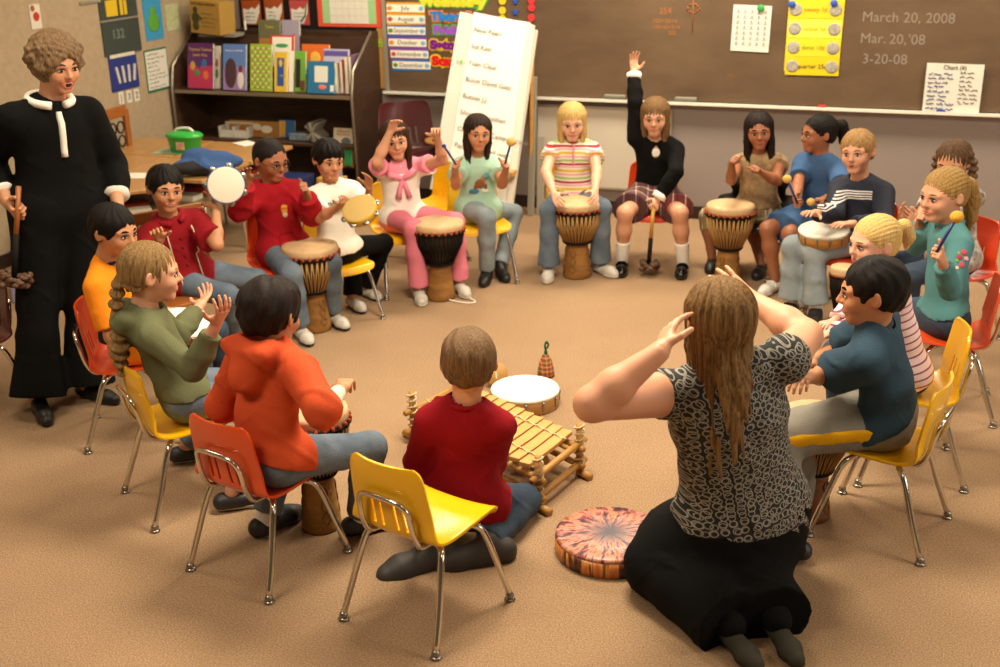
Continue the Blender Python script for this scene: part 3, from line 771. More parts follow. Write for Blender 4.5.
def board_mat():
    m, nt, b = new_mat('chalkboard'); L = nt.links; tc = N_(nt, 'ShaderNodeTexCoord')
    mp = N_(nt, 'ShaderNodeMapping'); mp.inputs['Rotation'].default_value = (0, .5, 0); mp.inputs['Scale'].default_value = (.6, 1, 1.6); L.new(tc.outputs['Object'], mp.inputs['Vector'])
    n = N_(nt, 'ShaderNodeTexNoise', Scale=1.6, Detail=7., Roughness=.62); L.new(mp.outputs['Vector'], n.inputs['Vector'])
    r = N_(nt, 'ShaderNodeValToRGB'); e = r.color_ramp.elements; e[0].position = .3; e[0].color = srgb('#4c3723'); e[1].position = .75; e[1].color = srgb('#70583f')
    L.new(n.outputs['Fac'], r.inputs[0]); L.new(r.outputs[0], b.inputs['Base Color']); b.inputs['Roughness'].default_value = .75
    return m
WR = Matrix(((WD[0], -WN[0], 0, WN[0]*WOFF), (WD[1], -WN[1], 0, WN[1]*WOFF), (0, 0, 1, 0), (0, 0, 0, 1)))     # wall frame (u, out, z) -> world; mirrored
RZ = -YAW
def WB(u0, u1, o0, o1, z0, z1, name, mt, parent=None, bevel=0.):
    """box given in the wall frame; the object sits at its own base"""
    c = W((u0+u1)/2, (o0+o1)/2, z0)
    return MB().box((0, 0, (z1-z0)/2), (u1-u0, abs(o1-o0), z1-z0)).build(name, mt, parent, bevel, loc=c, rz=RZ)
def S(o): o['kind'] = 'structure'; return o
CARPET = rough_carpet()
UR, OF = 4.2, 9.6
S(WB(LU-.1, UR+.1, -.1, OF, -.1, 0, 'floor', CARPET))
WALLP = mat('#8e827c', .85, var=.25, vs=1.2, col2='#82766f', bump=.08, bs=120)
LWALL = mat('#b5a084', .95, var=.5, vs=22, col2='#9a866c', bump=.5, bs=140)
S(WB(LU-.1, UR+.1, -.1, 0, 0, 2.9, 'wall_back', WALLP)); S(WB(LU-.1, LU, 0, OF, 0, 2.9, 'wall_left', LWALL))
S(WB(UR, UR+.1, 0, OF, 0, 2.9, 'wall_right', mat('#7a6f62', .9))); S(WB(LU-.1, UR+.1, OF, OF+.1, 0, 2.9, 'wall_front', mat('#6f665a', .9)))
S(WB(LU-.1, UR+.1, -.1, OF+.1, 2.9, 3., 'ceiling', mat('#b9b2a2', .9)))
S(WB(LU, UR, 0, .012, 0, .085, 'baseboard_back', mat('#2b1c14', .5))); S(WB(LU, LU+.012, .012, OF, 0, .085, 'baseboard_left', mat('#2b1c14', .5)))
# ------------------------------------------------------------------ chalkboard and what hangs on it
def wall_empty(name, u, o, z, label, cat, group=None):
    return empty(name, W(u, o, z), RZ, label, cat, group)
# a thing's parts live in its own frame: x along the wall, -y out into the room, z up
FR = Matrix.Rotation(math.pi/2, 4, 'X')
def face(x, z, off, rot=0.): return Matrix.Translation((x, -off, z)) @ Matrix.Rotation(-rot, 4, 'Y') @ FR
BU0, BU1, BZ = -3.81, 3.4, .79
cb = wall_empty('chalkboard', (BU0+BU1)/2, 0, BZ, 'wide brown chalkboard along the back wall with a pale metal tray', 'chalkboard')
w_ = BU1-BU0
MB().box((0, -.012, .6), (w_, .022, 1.2)).build('writing_surface', board_mat(), cb)
MB().box((0, -.040, -.012), (w_, .08, .012)).box((0, -.078, -.008), (w_, .006, .020)).build('chalk_tray', mat('#e2dccf', .4, .0), cb, .002)
MB().box((-w_/2+.014, -.016, .6), (.028, .034, 1.2)).build('side_frame', mat('#bdb6a8', .35, .6), cb, .002)
MB().box((0, -.016, 1.2), (w_, .034, .03)).build('top_frame', mat('#bdb6a8', .35, .6), cb, .002)
def chalk(s, px, py, size, col=CHALK, rot=0., nm='chalk_writing'):
    u, z = wp(px, py, .025); return text(s, size, face(u-(BU0+BU1)/2, z-BZ, .0235, rot), col, cb, nm, 'LEFT', .0003)
chalk('March 20, 2008', 862, 17, .085, rot=-.01); chalk('Mar.', 860, 38.5, .085); chalk('20,', 889, 39.5, .085); chalk("'08", 908, 40, .085); chalk('3-20-08', 862, 59, .085)
chalk('254', 659, 11, .055, CHALKO); chalk('100+50+4', 652, 21, .04, CHALKO); chalk('100+60+5+4', 652, 27, .035, CHALKO); chalk('200', 668, 33, .035, CHALKO); chalk('|91', 727, 76, .045, mat('#7a5c3c', .95))
u, z = wp(693, 10, .03)
m = MB()
for i in range(5): m.tube([(u-(BU0+BU1)/2+.045*math.cos(i*1.2566), -.025, z-BZ+.01+.03*math.sin(i*1.2566)), (u-(BU0+BU1)/2+.045*math.cos((i+1)*1.2566), -.025, z-BZ+.01+.03*math.sin((i+1)*1.2566))], .003, 5)
m.tube([(u-(BU0+BU1)/2, -.025, z-BZ+.1), (u-(BU0+BU1)/2, -.025, z-BZ-.14)], .003, 5); m.build('chalk_drawing', CHALKO, cb)
for px, g in ((615, 1), (686, 1)):
    u, z = wp(px, 96, .04); e = wall_empty('chalkboard_eraser', u, .04, BZ-.002, 'grey felt eraser on the chalk tray %s the raised arm' % ('left of' if px < 640 else 'right of the girl with'), 'eraser')
    MB().box((0, 0, .009), (.15, .045, .018)).build('felt', mat('#6a655c', .9), e, .003); MB().box((0, 0, .024), (.14, .042, .012)).build('handle', mat('#8d8778', .5), e, .004)
u, z = wp(822, 104, .04)
tag(MB().box((0, 0, .008), (.05, .03, .016)).build('magnet_clip', mat('#b3251f', .4), None, .004, W(u, .045, BZ-.003), RZ), 'small red clip lying on the chalk tray', 'clip')
def sheet(name, px0, py0, px1, py1, o, mt, label, cat, rot=0., th=.0015, group=None, curl=0.):
    """a flat sheet on the wall between two pixels (top left, bottom right)"""
    u0, z1 = wp(px0, py0, o); u1, z0 = wp(px1, py1, o)
    e = wall_empty(name, (u0+u1)/2, o, z0, label, cat, group); w, h = u1-u0, z1-z0
    a = MB().box((0, 0, h/2), (w, th, h), R=None); 
    M = Matrix.Translation((0, 0, h/2)) @ Matrix.Rotation(-rot, 4, 'Y') @ Matrix.Translation((0, 0, -h/2))
    a.v = [tuple(M @ Vector(v)) for v in a.v]; a.build('sheet', mt, e)
    return e, w, h, M
def lines(e, w, h, M, n, mt, x0=.1, x1=.85, top=.9, bot=.1, off=.0016, r=.0016, seed=1, name='handwriting'):
    R_ = random.Random(seed); m = MB()
    for i in range(n):
        z = h*(top-(top-bot)*i/(max(1, n-1))); x = -w/2+w*x0; end = -w/2+w*(x0+(x1-x0)*R_.uniform(.5, 1))
        while x < end:
            l = R_.uniform(.02, .05)*min(1, w*3); q = []
            for k in range(6): q.append((x+l*k/5, -off, z+R_.uniform(-1, 1)*.3*h*(top-bot)/max(2, n)))
            m.tube(q, r, 4, smooth=False); x += l*1.35
    m.v = [tuple(M @ Vector(v)) for v in m.v]; return m.build(name, mt, e)
P_ = sheet('grid_paper', 733, 5, 769, 52, .028, PAPER, 'white grid paper held on the chalkboard by a green magnet', 'paper', -.03)
m = MB()
for i in range(5):
    for j in range(7): m.box((-P_[1]*.36+P_[1]*.18*i, -.0015, P_[2]*(.14+.115*j)), (P_[1]*.1, .001, .004)); m.box((-P_[1]*.36+P_[1]*.18*i, -.0015, P_[2]*(.14+.115*j)+.012), (P_[1]*.04, .001, .012))
m.v = [tuple(P_[3] @ Vector(v)) for v in m.v]; m.build('printed_table', mat('#8e8a85', .8), P_[0])
def magnet(px, py, c, label, r=.022, sq=False, o=.032):
    u, z = wp(px, py, o); q = MB(); 
    if sq: q.box((0, -.006, 0), (.045, .014, .03))
    else: q.lathe([(r*.8, 0), (r, .004), (r, .010), (r*.7, .014)], 16, M=FR)
    return tag(q.build('magnet', mat(c, .4), None, .002 if sq else 0, W(u, o, z), RZ), label, 'magnet')
magnet(761, 8, '#2f9a4a', 'round green magnet on the white grid paper')
magnet(792, 4, '#2b55b8', 'blue magnet at the left corner of the yellow coin chart'); magnet(834, 3, '#2b55b8', 'blue magnet at the right corner of the yellow coin chart')
P_ = sheet('coin_chart', 789, -4, 839, 73, .028, mat('#e9c832', .7), 'yellow coin value chart hanging on the brown chalkboard', 'poster', -.02)
for i, (t_, c) in enumerate((('penny 1¢', '#c07a2a'), ('nickel 5¢', '#d9b01f'), ('dime 10¢', '#7d9a2f'), ('quarter 25¢', '#3d3a30'))):
    zz = P_[2]*(.87-.25*i)
    MB().box((0, -.0015, zz-.02), (P_[1]*.985, .002, P_[2]*.235), ).build('band', mat(('#e6c52e', '#f0de55', '#e6cc30', '#dfc021')[i], .7), P_[0])
    text(t_, P_[1]*.115, face(0, zz-.02, .004), mat(c, .8), P_[0])
    for q in (-1, 1): MB().lathe([(P_[1]*.115, 0), (P_[1]*.115, .002), (P_[1]*.09, .003)], 20, M=Matrix.Translation((q*P_[1]*.36, -.003, zz-.02)) @ FR).build('coin_picture', mat('#b9b2a2', .6, var=.8, vs=70, col2='#6d685e'), P_[0])
P_ = sheet('chart_paper', 927, 63, 979, 113, .045, PAPER, 'white handwritten chart standing on the chalk tray at the right', 'paper', -.01, .004)
text('Chart (6)', .035, face(0, P_[2]*.92, .004), INK, P_[0]); lines(*P_, 9, INKB, .05, .55, .78, .06, .004, .0028, 4); lines(*P_, 8, INK, .6, .9, .82, .2, .004, .002, 9)
u, z = wp(941, 110, .06); tag(MB().box((0, 0, .008), (.05, .02, .016)).build('blue_marker', mat('#27489b', .4), None, .003, W(u, .06, BZ-.003), RZ), 'blue marker cap in front of the white chart', 'marker')
for i, (n_, c) in enumerate((('July', '#e39a2a'), ('August', '#e0a82f'), ('September', '#3a5db0'), ('October', '#7a4a9a'), ('November', '#7a4a9a'), ('December', '#2f6fb5'))):
    y0 = (2, 13, 24.5, 36.5, 48, 59)[i]; x0 = (386, 386.5, 387, 388, 390, 392)[i]
    P_ = sheet('month_strip', x0, y0, x0+39, y0+12.5, .026, mat(c, .7), 'small month strip on the chalkboard reading %s' % n_, 'sign', .03 if i else 0, group=None)
    MB().box((0, -.0012, P_[2]/2), (P_[1]*.98, .002, P_[2]*.64)).build('strip_panel', mat('#efeadb', .7), P_[0])
    text(n_, P_[2]*.55, face(0, P_[2]*.5, .003), mat('#5a5a66', .7), P_[0])
    for q, cc in ((-1, '#d98c3a'), (1, '#7fb2cf')): MB().ball((q*P_[1]*.41, -.003, P_[2]*.5), P_[2]*.2, 10, (1.2, .12, 1)).build('strip_picture', mat((cc, '#c24a3a', '#6a8f3f')[i % 3 if q < 0 else 0], .7), P_[0])
def cutword(s, px, py, h, c, back, label, rot=0.):
    u, z = wp(px, py, .026); e = wall_empty('word_cutout', u, .026, z-h*.5, label, 'sign')
    XS = Matrix.Diagonal((1.32, 1, 1, 1)); h *= .78; text(s, h*1.15, Matrix.Translation((0, -.0, h*.5)) @ XS @ FR, mat(back, .7), e, 'backing', 'CENTER', .001, .014)
    text(s, h*1.15, Matrix.Translation((0, -.0022, h*.5)) @ XS @ FR, mat(c, .7), e, 'lettering', 'CENTER', .001, .006)
cutword('Wednesday', 452, 1, .085, '#e8d53a', '#58b548', 'green cut-out weekday word with yellow letters, topmost on the chalkboard')
cutword('Thursday', 456, 15.5, .085, '#2b7fd0', '#e5862a', 'blue cut-out word Thursday on the chalkboard'); cutword('Friday', 450, 29, .085, '#9a58c9', '#58a83a', 'purple and green cut-out word Friday on the chalkboard')
cutword('Saturday', 455, 44, .09, '#7a1f8a', '#e6c52e', 'purple cut-out word Saturday partly behind the easel'); cutword('Sunday', 453, 60, .095, '#d8231f', '#ecd23a', 'red and yellow cut-out word Sunday partly behind the easel')
def magdot(px, py, c, star, label, grp):
    u, z = wp(px, py, .026); k = .026
    poly = [(k*(1 if (i % 2 == 0 or not star) else .45)*math.sin(i*math.pi/(5 if star else 4)), k*(1 if (i % 2 == 0 or not star) else .45)*math.cos(i*math.pi/(5 if star else 4))) for i in range(10 if star else 8)]
    return tag(MB().prism(poly, 0, .006, M=FR).build('counting_magnet', mat(c, .4), None, 0, W(u, .026, z), RZ), label, 'magnet', grp)
for y in (1, 10.5, 18.5): magdot(502.5, y, '#e0c62a', False, 'yellow round counter in the left column on the chalkboard', 'yellow counters on the chalkboard')
for y in (1, 12): magdot(515.5, y, '#2556b8', True, 'blue star counter in the middle column on the chalkboard', 'blue star counters on the chalkboard')
for y in (0, 7.5, 17.5, 29.5, 39.5, 48.5): magdot(531.5, y, '#d0353a', False, 'red counter in the right column on the chalkboard', 'red counters on the chalkboard')
# ---- lower whiteboard
u0, z1 = wp(536, 102, .02); wb = wall_empty('whiteboard', (u0+1.6)/2, .005, .17, 'large low whiteboard on the wall under the chalk tray', 'whiteboard')
ue = wp(672, 110)[0]; WW = ue-u0
wb.location = W((u0+ue)/2, .004, .17)
MB().box((0, -.008, .28), (WW-.02, .014, .56)).build('board_panel', mat('#cac0b0', .35), wb)
m = MB()
for c, d in (((0, -.012, .005), (WW, .024, .014)), ((0, -.012, .555), (WW, .024, .014)), ((-WW/2, -.012, .28), (.014, .024, .564)), ((WW/2, -.012, .28), (.014, .024, .564))): m.box(c, d)
m.build('board_frame', mat('#b8b2a4', .35, .7), wb)
# ---- pinboards left of the chalkboard
pb = wall_empty('pinboard', -4.38, 0, 1.205, 'black pinboard over the bookcase with pictures pinned on it', 'pinboard')
MB().box((0, -.01, .35), (1.16, .018, .7)).build('board_panel', mat('#1c1714', .9), pb); tag(WB(-3.86, -3.815, .0, .02, .80, 1.9, 'cork_strip', mat('#b58a50', .8)), 'tan cork strip between the bookcase and the chalkboard frame', 'strip')
P_ = sheet('calendar_grid', 316, -12, 382, 27.5, .024, mat('#d8543f', .7), 'white calendar grid with green sides and a red border', 'calendar')
MB().box((0, -.001, P_[2]*.54), (P_[1]*.84, .002, P_[2]*.9)).build('green_border', mat('#9cc58c', .7), P_[0]); MB().box((0, -.002, P_[2]*.54), (P_[1]*.60, .003, P_[2]*.9)).build('grid_panel', PAPER, P_[0])
m = MB()
for i in range(1, 6): m.box((-P_[1]*.3+P_[1]*.1*i, -.004, P_[2]*.54), (.003, .001, P_[2]*.9))
for i in range(1, 5): m.box((0, -.004, P_[2]*(.1+.19*i)), (P_[1]*.6, .001, .003))
m.build('grid_lines', mat('#c9c2b2', .8), P_[0])
u, z = wp(381, 43, .024); tag(MB().box((0, 0, 0), (.07, .003, .06)).build('border_strip', mat('#d8c83a', .7, var=1., vs=40, col2='#2f8a3a'), None, 0, W(u, .0235, z), RZ), 'little yellow and green border strip by the chalkboard frame', 'border')
for i, (x, y, rot, col) in enumerate(((241, 3, .05, '#9c4a20'), (263.5, 2, .0, '#9c4a20'), (289, 3, -.05, '#b04a4a'))):
    P_ = sheet('student_art', x, y-3, x+21, y+22, .024, mat(col, .7), ('white scalloped card with rust edge, next to the cardboard box', 'white scalloped card with rust edge, middle of the three', 'white card with a red and green ribbon edge, next to the calendar')[i], 'artwork')
    w, h = P_[1], P_[2]; poly = [(-.42*w, .05*h), (.2*w, .05*h), (.42*w, .5*h), (.45*w, .85*h), (.2*w, .62*h), (.05*w, .72*h), (-.15*w, .6*h), (-.42*w, .66*h)]
    MB().prism(poly, 0, .003, M=Matrix.Translation((0, -.001, 0)) @ FR).build('card', PAPER, P_[0]); lines(P_[0], w*.6, h*.6, Matrix.Identity(4), 3, INK, .0, .8, .8, .3, .005, .0015, i)
    if i == 2: MB().tube([(w*.4, -.004, h*.85), (w*.3, -.004, h*.35), (0, -.004, .1*h)], .006, 6).build('ribbon', mat('#2c6b3f', .7), P_[0])
# ---- things on the left wall: frame x = out direction towards the room
def lsheet(name, px0, py0, px1, py1, mt, label, cat, th=.003):
    o0, z1 = lp(px0, py0); o1, z0 = lp(px1, py1); w = o0-o1; h = z1-z0
    P = WD*(LU+.003)+WN*(WOFF-(o0+o1)/2); e = empty(name, (P[0], P[1], z0), RZ+math.pi/2, label, cat)
    return e, w, h, MB().box((0, 0, h/2), (w, th, h)).build('sheet', mt, e)
e, w, h, _ = lsheet('counting_board', 97, 0, 141, 50, mat('#39413a', .6), 'dark green counting board with yellow strips on the left wall', 'board', .014)
MB().box((0, -.010, h*.62), (w*1.05, .006, .012)).build('rail', mat('#b9b2a4', .35, .6), e)
for a_, b_ in ((-.35, -.05), (.02, .10), (.13, .2)): MB().box(((a_+b_)/2*w, -.0095, h*.83), ((b_-a_)*w, .004, h*.28)).build('yellow_strip', mat('#d9b52a', .7), e)
text('132', .09, face(-.1*w, h*.36, .0078), mat('#7d857a', .9), e)
MB().box((-w*.7, -.005, h*.98), (w*.5, .008, .016)).build('top_rail', mat('#b9b2a4', .35, .6), e)
e, w, h, _ = lsheet('picture_card', 141, -2, 164, 38, mat('#3f93c0', .7), 'blue card with a green pear-shaped figure on the left wall', 'picture')
MB().ball((0, -.003, h*.4), w*.3, 14, (1.1, .05, 1)).ball((0, -.003, h*.62), w*.18, 12, (1, .06, 1.3)).build('green_figure', mat('#5d9e3c', .7), e)
e, w, h, _ = lsheet('leaf_drawing', 164, 5, 180, 29, mat('#c9c6a4', .8, var=.8, vs=30, col2='#8ea05a'), 'pale leaf-shaped drawing pinned beside the cardboard box', 'picture')
e, w, h, _ = lsheet('pocket_chart', 107, 55, 139, 86, mat('#27357d', .5), 'dark blue pocket with white tags hanging on the left wall', 'pocket chart', .01)
MB().box((0, -.006, h*.93), (w*.9, .004, h*.09)).build('name_strip', mat('#d8d1bd', .7), e)
for i in range(4): MB().box(((-.25+.2*i)*w, -.008, h*.42), (w*.07, .006, h*.45), R=Matrix.Rotation(.15*(i-1.5), 3, 'Y')).build('tag', mat('#cfc8bb', .7), e)
e, w, h, _ = lsheet('handwritten_sheet', 143, 51, 170, 88, mat('#2b6d4c', .7), 'white handwritten sheet on green backing on the left wall', 'paper')
MB().box((0, -.0025, h*.51), (w*.93, .002, h*.9)).build('paper', PAPER, e); lines(e, w, h, Matrix.Identity(4), 9, INK, .1, .9, .88, .12, .004, .002, 3)
e, w, h, _ = lsheet('paper_figure', 28, 5, 42, 28, mat('#d9cfc0', .7), 'small white and red paper figure pinned above the teacher', 'picture')
MB().ball((w*.05, -.003, h*.5), w*.3, 12, (1, .06, 1.)).build('red_vest', mat('#c0362a', .7), e); MB().ball((-w*.2, -.003, h*.85), w*.2, 12, (1, .06, 1.)).build('brown_cap', mat('#9a5a2f', .7), e)
for i, (x, t_) in enumerate(((117.5, '|'), (125.5, '3'), (133, '2'))):
    e, w, h, _ = lsheet('number_tag', x, 89.5+(2-i)*1.5, x+6.5, 100.5+(2-i)*1.5, PAPER, ('slanted number tag, leftmost under the blue pocket', 'middle number tag under the blue pocket, reading three', 'rightmost number tag under the blue pocket, reading two')[i], 'tag')
    text(t_, h*.75, face(0, h*.5, .003), INK, e)
# ------------------------------------------------------------------ bookcase
BK0, BK1, BD = LU+.02, -3.85, .44
bc = empty('bookcase', W((BK0+BK1)/2, .01, 0), RZ, 'dark brown slanted display bookcase full of books in the corner', 'bookcase'); bw = BK1-BK0
prof = [(0, 0), (-.42, 0), (-.44, .80), (-.40, .97), (-.09, 1.20), (0, 1.20)]
for q in (-1, 1):
    vs = [(q*bw/2, y, z) for y, z in prof]+[(q*bw/2-q*.03, y, z) for y, z in prof]; n = 6
    m = MB().add(vs, [tuple(range(n)), tuple(range(2*n-1, n-1, -1))]+[(i, i+n, (i+1) % n+n, (i+1) % n) for i in range(n)]); sd = m.build('side_panel', WOODD, bc)
    MB().tube([(q*bw/2-q*.015, y-.004, z+.002) for y, z in prof[1:5]], .010, 8).build('metal_edge', mat('#a39a8a', .35, .8), sd)
MB().box((0, -.012, .6), (bw-.06, .02, 1.19)).build('back_panel', WOODD, bc)
vs = [(-bw/2+.03, -.425, .80), (bw/2-.03, -.425, .80), (bw/2-.03, -.13, .84), (-bw/2+.03, -.13, .84)]
m = MB().add(vs+[(x, y, z-.02) for x, y, z in vs], [(0, 1, 2, 3), (7, 6, 5, 4), (0, 4, 5, 1), (1, 5, 6, 2), (2, 6, 7, 3), (3, 7, 4, 0)]).build('display_shelf', WOODD, bc)
MB().box((0, -.432, .795), (bw-.05, .012, .022)).build('shelf_lip', mat('#a39a8a', .35, .8), m)
MB().box((0, -.115, 1.0), (bw-.06, .015, .34), R=Matrix.Rotation(-.12, 3, 'X')).build('display_back', WOODD, bc)
MB().box((0, -.225, .45), (bw-.06, .40, .02)).build('lower_shelf', WOODD, bc, .002); MB().box((0, -.225, .08), (bw-.06, .40, .02)).build('bottom_shelf', WOODD, bc, .002)
def book(px0, py0, px1, py1, o, col, label, th=.018, lean=.18, titles=(), pics=(), name='book', var=None, cat='book', z0=None):
    """front-facing book; two pixels give its cover's corners on the plane o in front of the wall"""
    u0, z1 = wp(px0, py0, o); u1, zb = wp(px1, py1, o); z0_ = zb if z0 is None else z0
    w, h = u1-u0, z1-z0_
    e = wall_empty(name, (u0+u1)/2, o, z0_, label, cat); R = Matrix.Rotation(-lean, 4, 'X')
    mt = var or mat(col, .35, coat=.3)
    def pt(m, nm, mm, par): m.v = [tuple(R @ Vector(v)) for v in m.v]; return m.build(nm, mm, par)
    cv = pt(MB().box((0, 0, h/2), (w, .003, h)).box((0, th, h/2), (w, .003, h)).box((-w/2+.0015, th/2, h/2), (.003, th, h)), 'cover', mt, e)
    pt(MB().box((.002, th/2, h/2), (w-.008, th-.004, h-.008)), 'pages', mat('#e8e0cc', .8), e)
    for (t_, fx, fz, sz, c) in titles: text(t_, sz*w, R @ face(fx*w, fz*h, .003), mat(c, .6), cv)
    for (fx, fz, fw_, fh_, c) in pics: pt(MB().ball((fx*w, -.0025, fz*h), 1, 12, (fw_*w, .0016, fh_*h)) if fw_ > 0 else MB().box((fx*w, -.0022, fz*h), (-fw_*w, .0014, fh_*h)), 'cover_picture', mat(c, .5), cv)
    return e
ZS = .812
book(183, 43, 212.5, 83, .40, '#5c2464', 'purple and pink picture book, leftmost on the display shelf', titles=(('Tumma Tumma', 0, .86, .14, '#d8b54a'), ('Love You', 0, .74, .14, '#d8b54a')), pics=((0, .26, -.96, .5, '#b8305a'), (-.3, .5, .1, .1, '#c9a03a'), (-.05, .55, .09, .1, '#3c3a7a'), (.15, .56, .09, .1, '#2f6fa5'), (-.12, .35, .12, .07, '#3f8a4a'), (.22, .3, .12, .1, '#d96a3a')), z0=ZS)
book(210.5, 46, 219, 83, .36, '#d8cfc0', 'narrow white book between the purple and the blue one', pics=((0, .6, .3, .1, '#b04a4a'), (0, .35, .3, .12, '#4a7a4a')), z0=ZS)
book(218.5, 44, 245, 83, .40, '#5b7fc0', 'blue book with a dark shape and a small figure on its cover', titles=(('Beauty and the Beast', 0, .86, .09, '#efe6f0'),), pics=((0, .25, -.96, .5, '#9a78b0'), (-.15, .36, .28, .34, '#4a3038'), (.28, .22, .15, .2, '#dcd6cf'), (.28, .46, .09, .09, '#6b3524')), z0=ZS)
e = book(246, 44, 270.5, 83, .40, '#9ab53a', 'lime green book with rows of small dots on its cover', z0=ZS)
bk = [c for c in e.children if c.name.startswith('cover')][0]
u0, z1 = wp(246, 44, .4); u1, _z = wp(270.5, 83, .4); w = u1-u0; h = z1-ZS; m = MB(); m2 = MB(); R = Matrix.Rotation(-.18, 4, 'X')
for i in range(7):
    for j in range(11):
        (m if (i+j) % 2 else m2).ball(((-.4+.133*i)*w, -.003, h*(.08+.083*j)), .0075, 8, (1, .3, .8))
for q, c in ((m, '#b5452f'), (m2, '#e6e2cf')): q.v = [tuple(R @ Vector(v)) for v in q.v]; tag(q.build('dot_pattern', mat(c, .6), bk), kind='stuff')
book(267, 35, 292.5, 60, .30, '#c8352c', 'white book with a red border standing behind the yellow one', pics=((0, .55, -.82, .8, '#ece6da'), (0, .72, .3, .06, '#3f9a5a'), (0, .5, .34, .05, '#3a78b5')), z0=ZS+.12)
book(271, 52, 286, 83, .40, '#dcb93a', 'yellow book with a blue panel on its cover', pics=((0, .5, -.55, .7, '#2c529a'), (0, .72, .15, .1, '#dcb93a'), (0, .4, -.35, .05, '#c9cfe0')), z0=ZS)
book(285.5, 51, 291.5, 83, .385, '#ebe5d8', 'thin white booklet right of the yellow book', z0=ZS)
book(291.5, 51, 304.5, 83, .36, '#6aa83f', 'green book with a dark panel, partly behind the blue binder', pics=((-.2, .45, -.45, .7, '#231d1a'), (.25, .15, -.4, .25, '#6a3a24')), z0=ZS)
book(300, 44, 328, 62, .26, '#d9692c', 'orange book at the back of the display shelf', pics=((0, .4, .2, .3, '#e9b04a'),), z0=ZS+.15)
book(320, 49, 347, 83, .36, '#b8b6cf', 'pale lilac book with two green circles on its cover', pics=((.05, .55, .28, .16, '#4f9a44'), (.05, .25, .28, .17, '#5aa64a'), (0, .9, -.96, .12, '#5a4f9a')), z0=ZS)
book(305, 61, 334, 83.5, .405, '#1f6f9c', 'teal blue book with a white square on its cover, front of the shelf', pics=((0, .6, -.48, .5, '#dcdcd2'), (.05, .2, .16, .08, '#d97a6a'), (.4, .17, -.13, .2, '#e6e6de')), z0=ZS)
for i, (x, c) in enumerate(((336, '#c9b49a'), (341, '#a33a52'), (346, '#d8c7a6'), (350, '#7c5a7a'))):
    u, z = wp(x+2, 84, .36); e = wall_empty('book', u, .2, ZS, ('tan', 'wine red', 'cream', 'dull purple')[i]+' book shelved edge-on at the right end of the shelf', 'book')
    MB().box((0, -.09, .105+.008*i), (.022, .17, .21+.016*i)).build('cover', mat(c, .5), e, .001); MB().box((0, -.092, .105+.008*i), (.016, .17, .20+.016*i)).build('pages', mat('#e4dcc8', .8), e)
book(256.5, 20, 280, 43, .13, '#6a6a4a', 'dark olive picture book leaning on top of the bookcase', pics=((0, .25, -.95, .45, '#b5793a'), (.25, .3, .15, .15, '#5a2a1a')), titles=(('Tales', 0, .8, .2, '#c9b54a'),), z0=1.03, lean=.1)
book(280, 20, 299, 43, .13, '#a39ab0', 'pale mauve book leaning on top of the bookcase', pics=((-.1, .35, .2, .15, '#d8c9a0'), (.2, .5, .12, .12, '#c05a6a')), z0=1.03, lean=.1)
# lower shelf
book(228, 120, 279, 136, .30, '#a9763a', 'tan board game box on the lower shelf of the bookcase', th=.05, pics=((.25, .5, .12, .25, '#e8e2cf'), (-.1, .4, .25, .2, '#c0602a'), (.05, .6, .1, .25, '#d8d0b8')), name='board_game_box', cat='box', z0=.462)
book(277, 120, 294, 136, .28, '#2c66a8', 'blue and yellow book beside the board game box', pics=((-.25, .5, -.4, .9, '#d9a53a'),), z0=.462)
book(332, 128, 353, 151, .36, '#d9ccb0', 'cream alphabet book at the right end of the lower shelf', titles=(('Oliver\'s', 0, .85, .2, '#a0412a'), ('Alphabets', 0, .7, .17, '#a0412a')), pics=((.15, .35, .25, .22, '#5f6468'),), z0=.42)
book(330, 150, 353, 170, .40, '#d0702c', 'orange book on the bottom shelf of the bookcase', z0=.30); book(343, 146, 351, 162, .43, '#2f8a4a', 'thin green book on the bottom shelf of the bookcase', z0=.32)
for i, (x, y) in enumerate(((226, 134), (240, 132))):
    u, z = wp(x, y, .38); e = wall_empty('paper_tray', u, .33, .462, ('left', 'right')[i]+' white paper tray on the lower shelf', 'tray')
    MB().box((0, 0, .004), (.12, .10, .008)).box((-.057, 0, .04), (.006, .10, .08)).box((.057, 0, .04), (.006, .10, .08)).box((0, .047, .05), (.12, .006, .10)).build('tray_shell', mat('#cfc9bb', .5), e, .002)
    MB().box((0, -.02, .03), (.10, .05, .04)).build('paper_stack', PAPER, e)
u, z = wp(315, 138, .36); e = wall_empty('magazine_fan', u, .34, .462, 'fanned stack of grey magazines on the lower shelf', 'magazines')
for i in range(6): MB().box((0, .02, .07+.002*i), (.006, .16, .14), R=Matrix.Rotation(-.9+.3*i, 3, 'Y')).build('magazine', mat(('#8d8578', '#6b665c', '#b8b0a0')[i % 3], .6), e)
u, z = wp(300, 147, .36); tag(MB().box((0, 0, .0), (.16, .1, .05)).build('tissue_box', mat('#2f6aa5', .6, var=.6, vs=20, col2='#c9b54a'), None, .004, W(u, .32, .49), RZ), 'low blue box left of the magazines on the lower shelf', 'box')
u, z = wp(306, 163, .5); e = wall_empty('storage_bin', u, .72, 0, 'dark blue bin between the desks and the bookcase', 'bin')
MB().prism([(-.13, -.1), (.13, -.1), (.13, .1), (-.13, .1)], 0, .30).build('bin_body', mat('#222c5a', .5), e, .008)
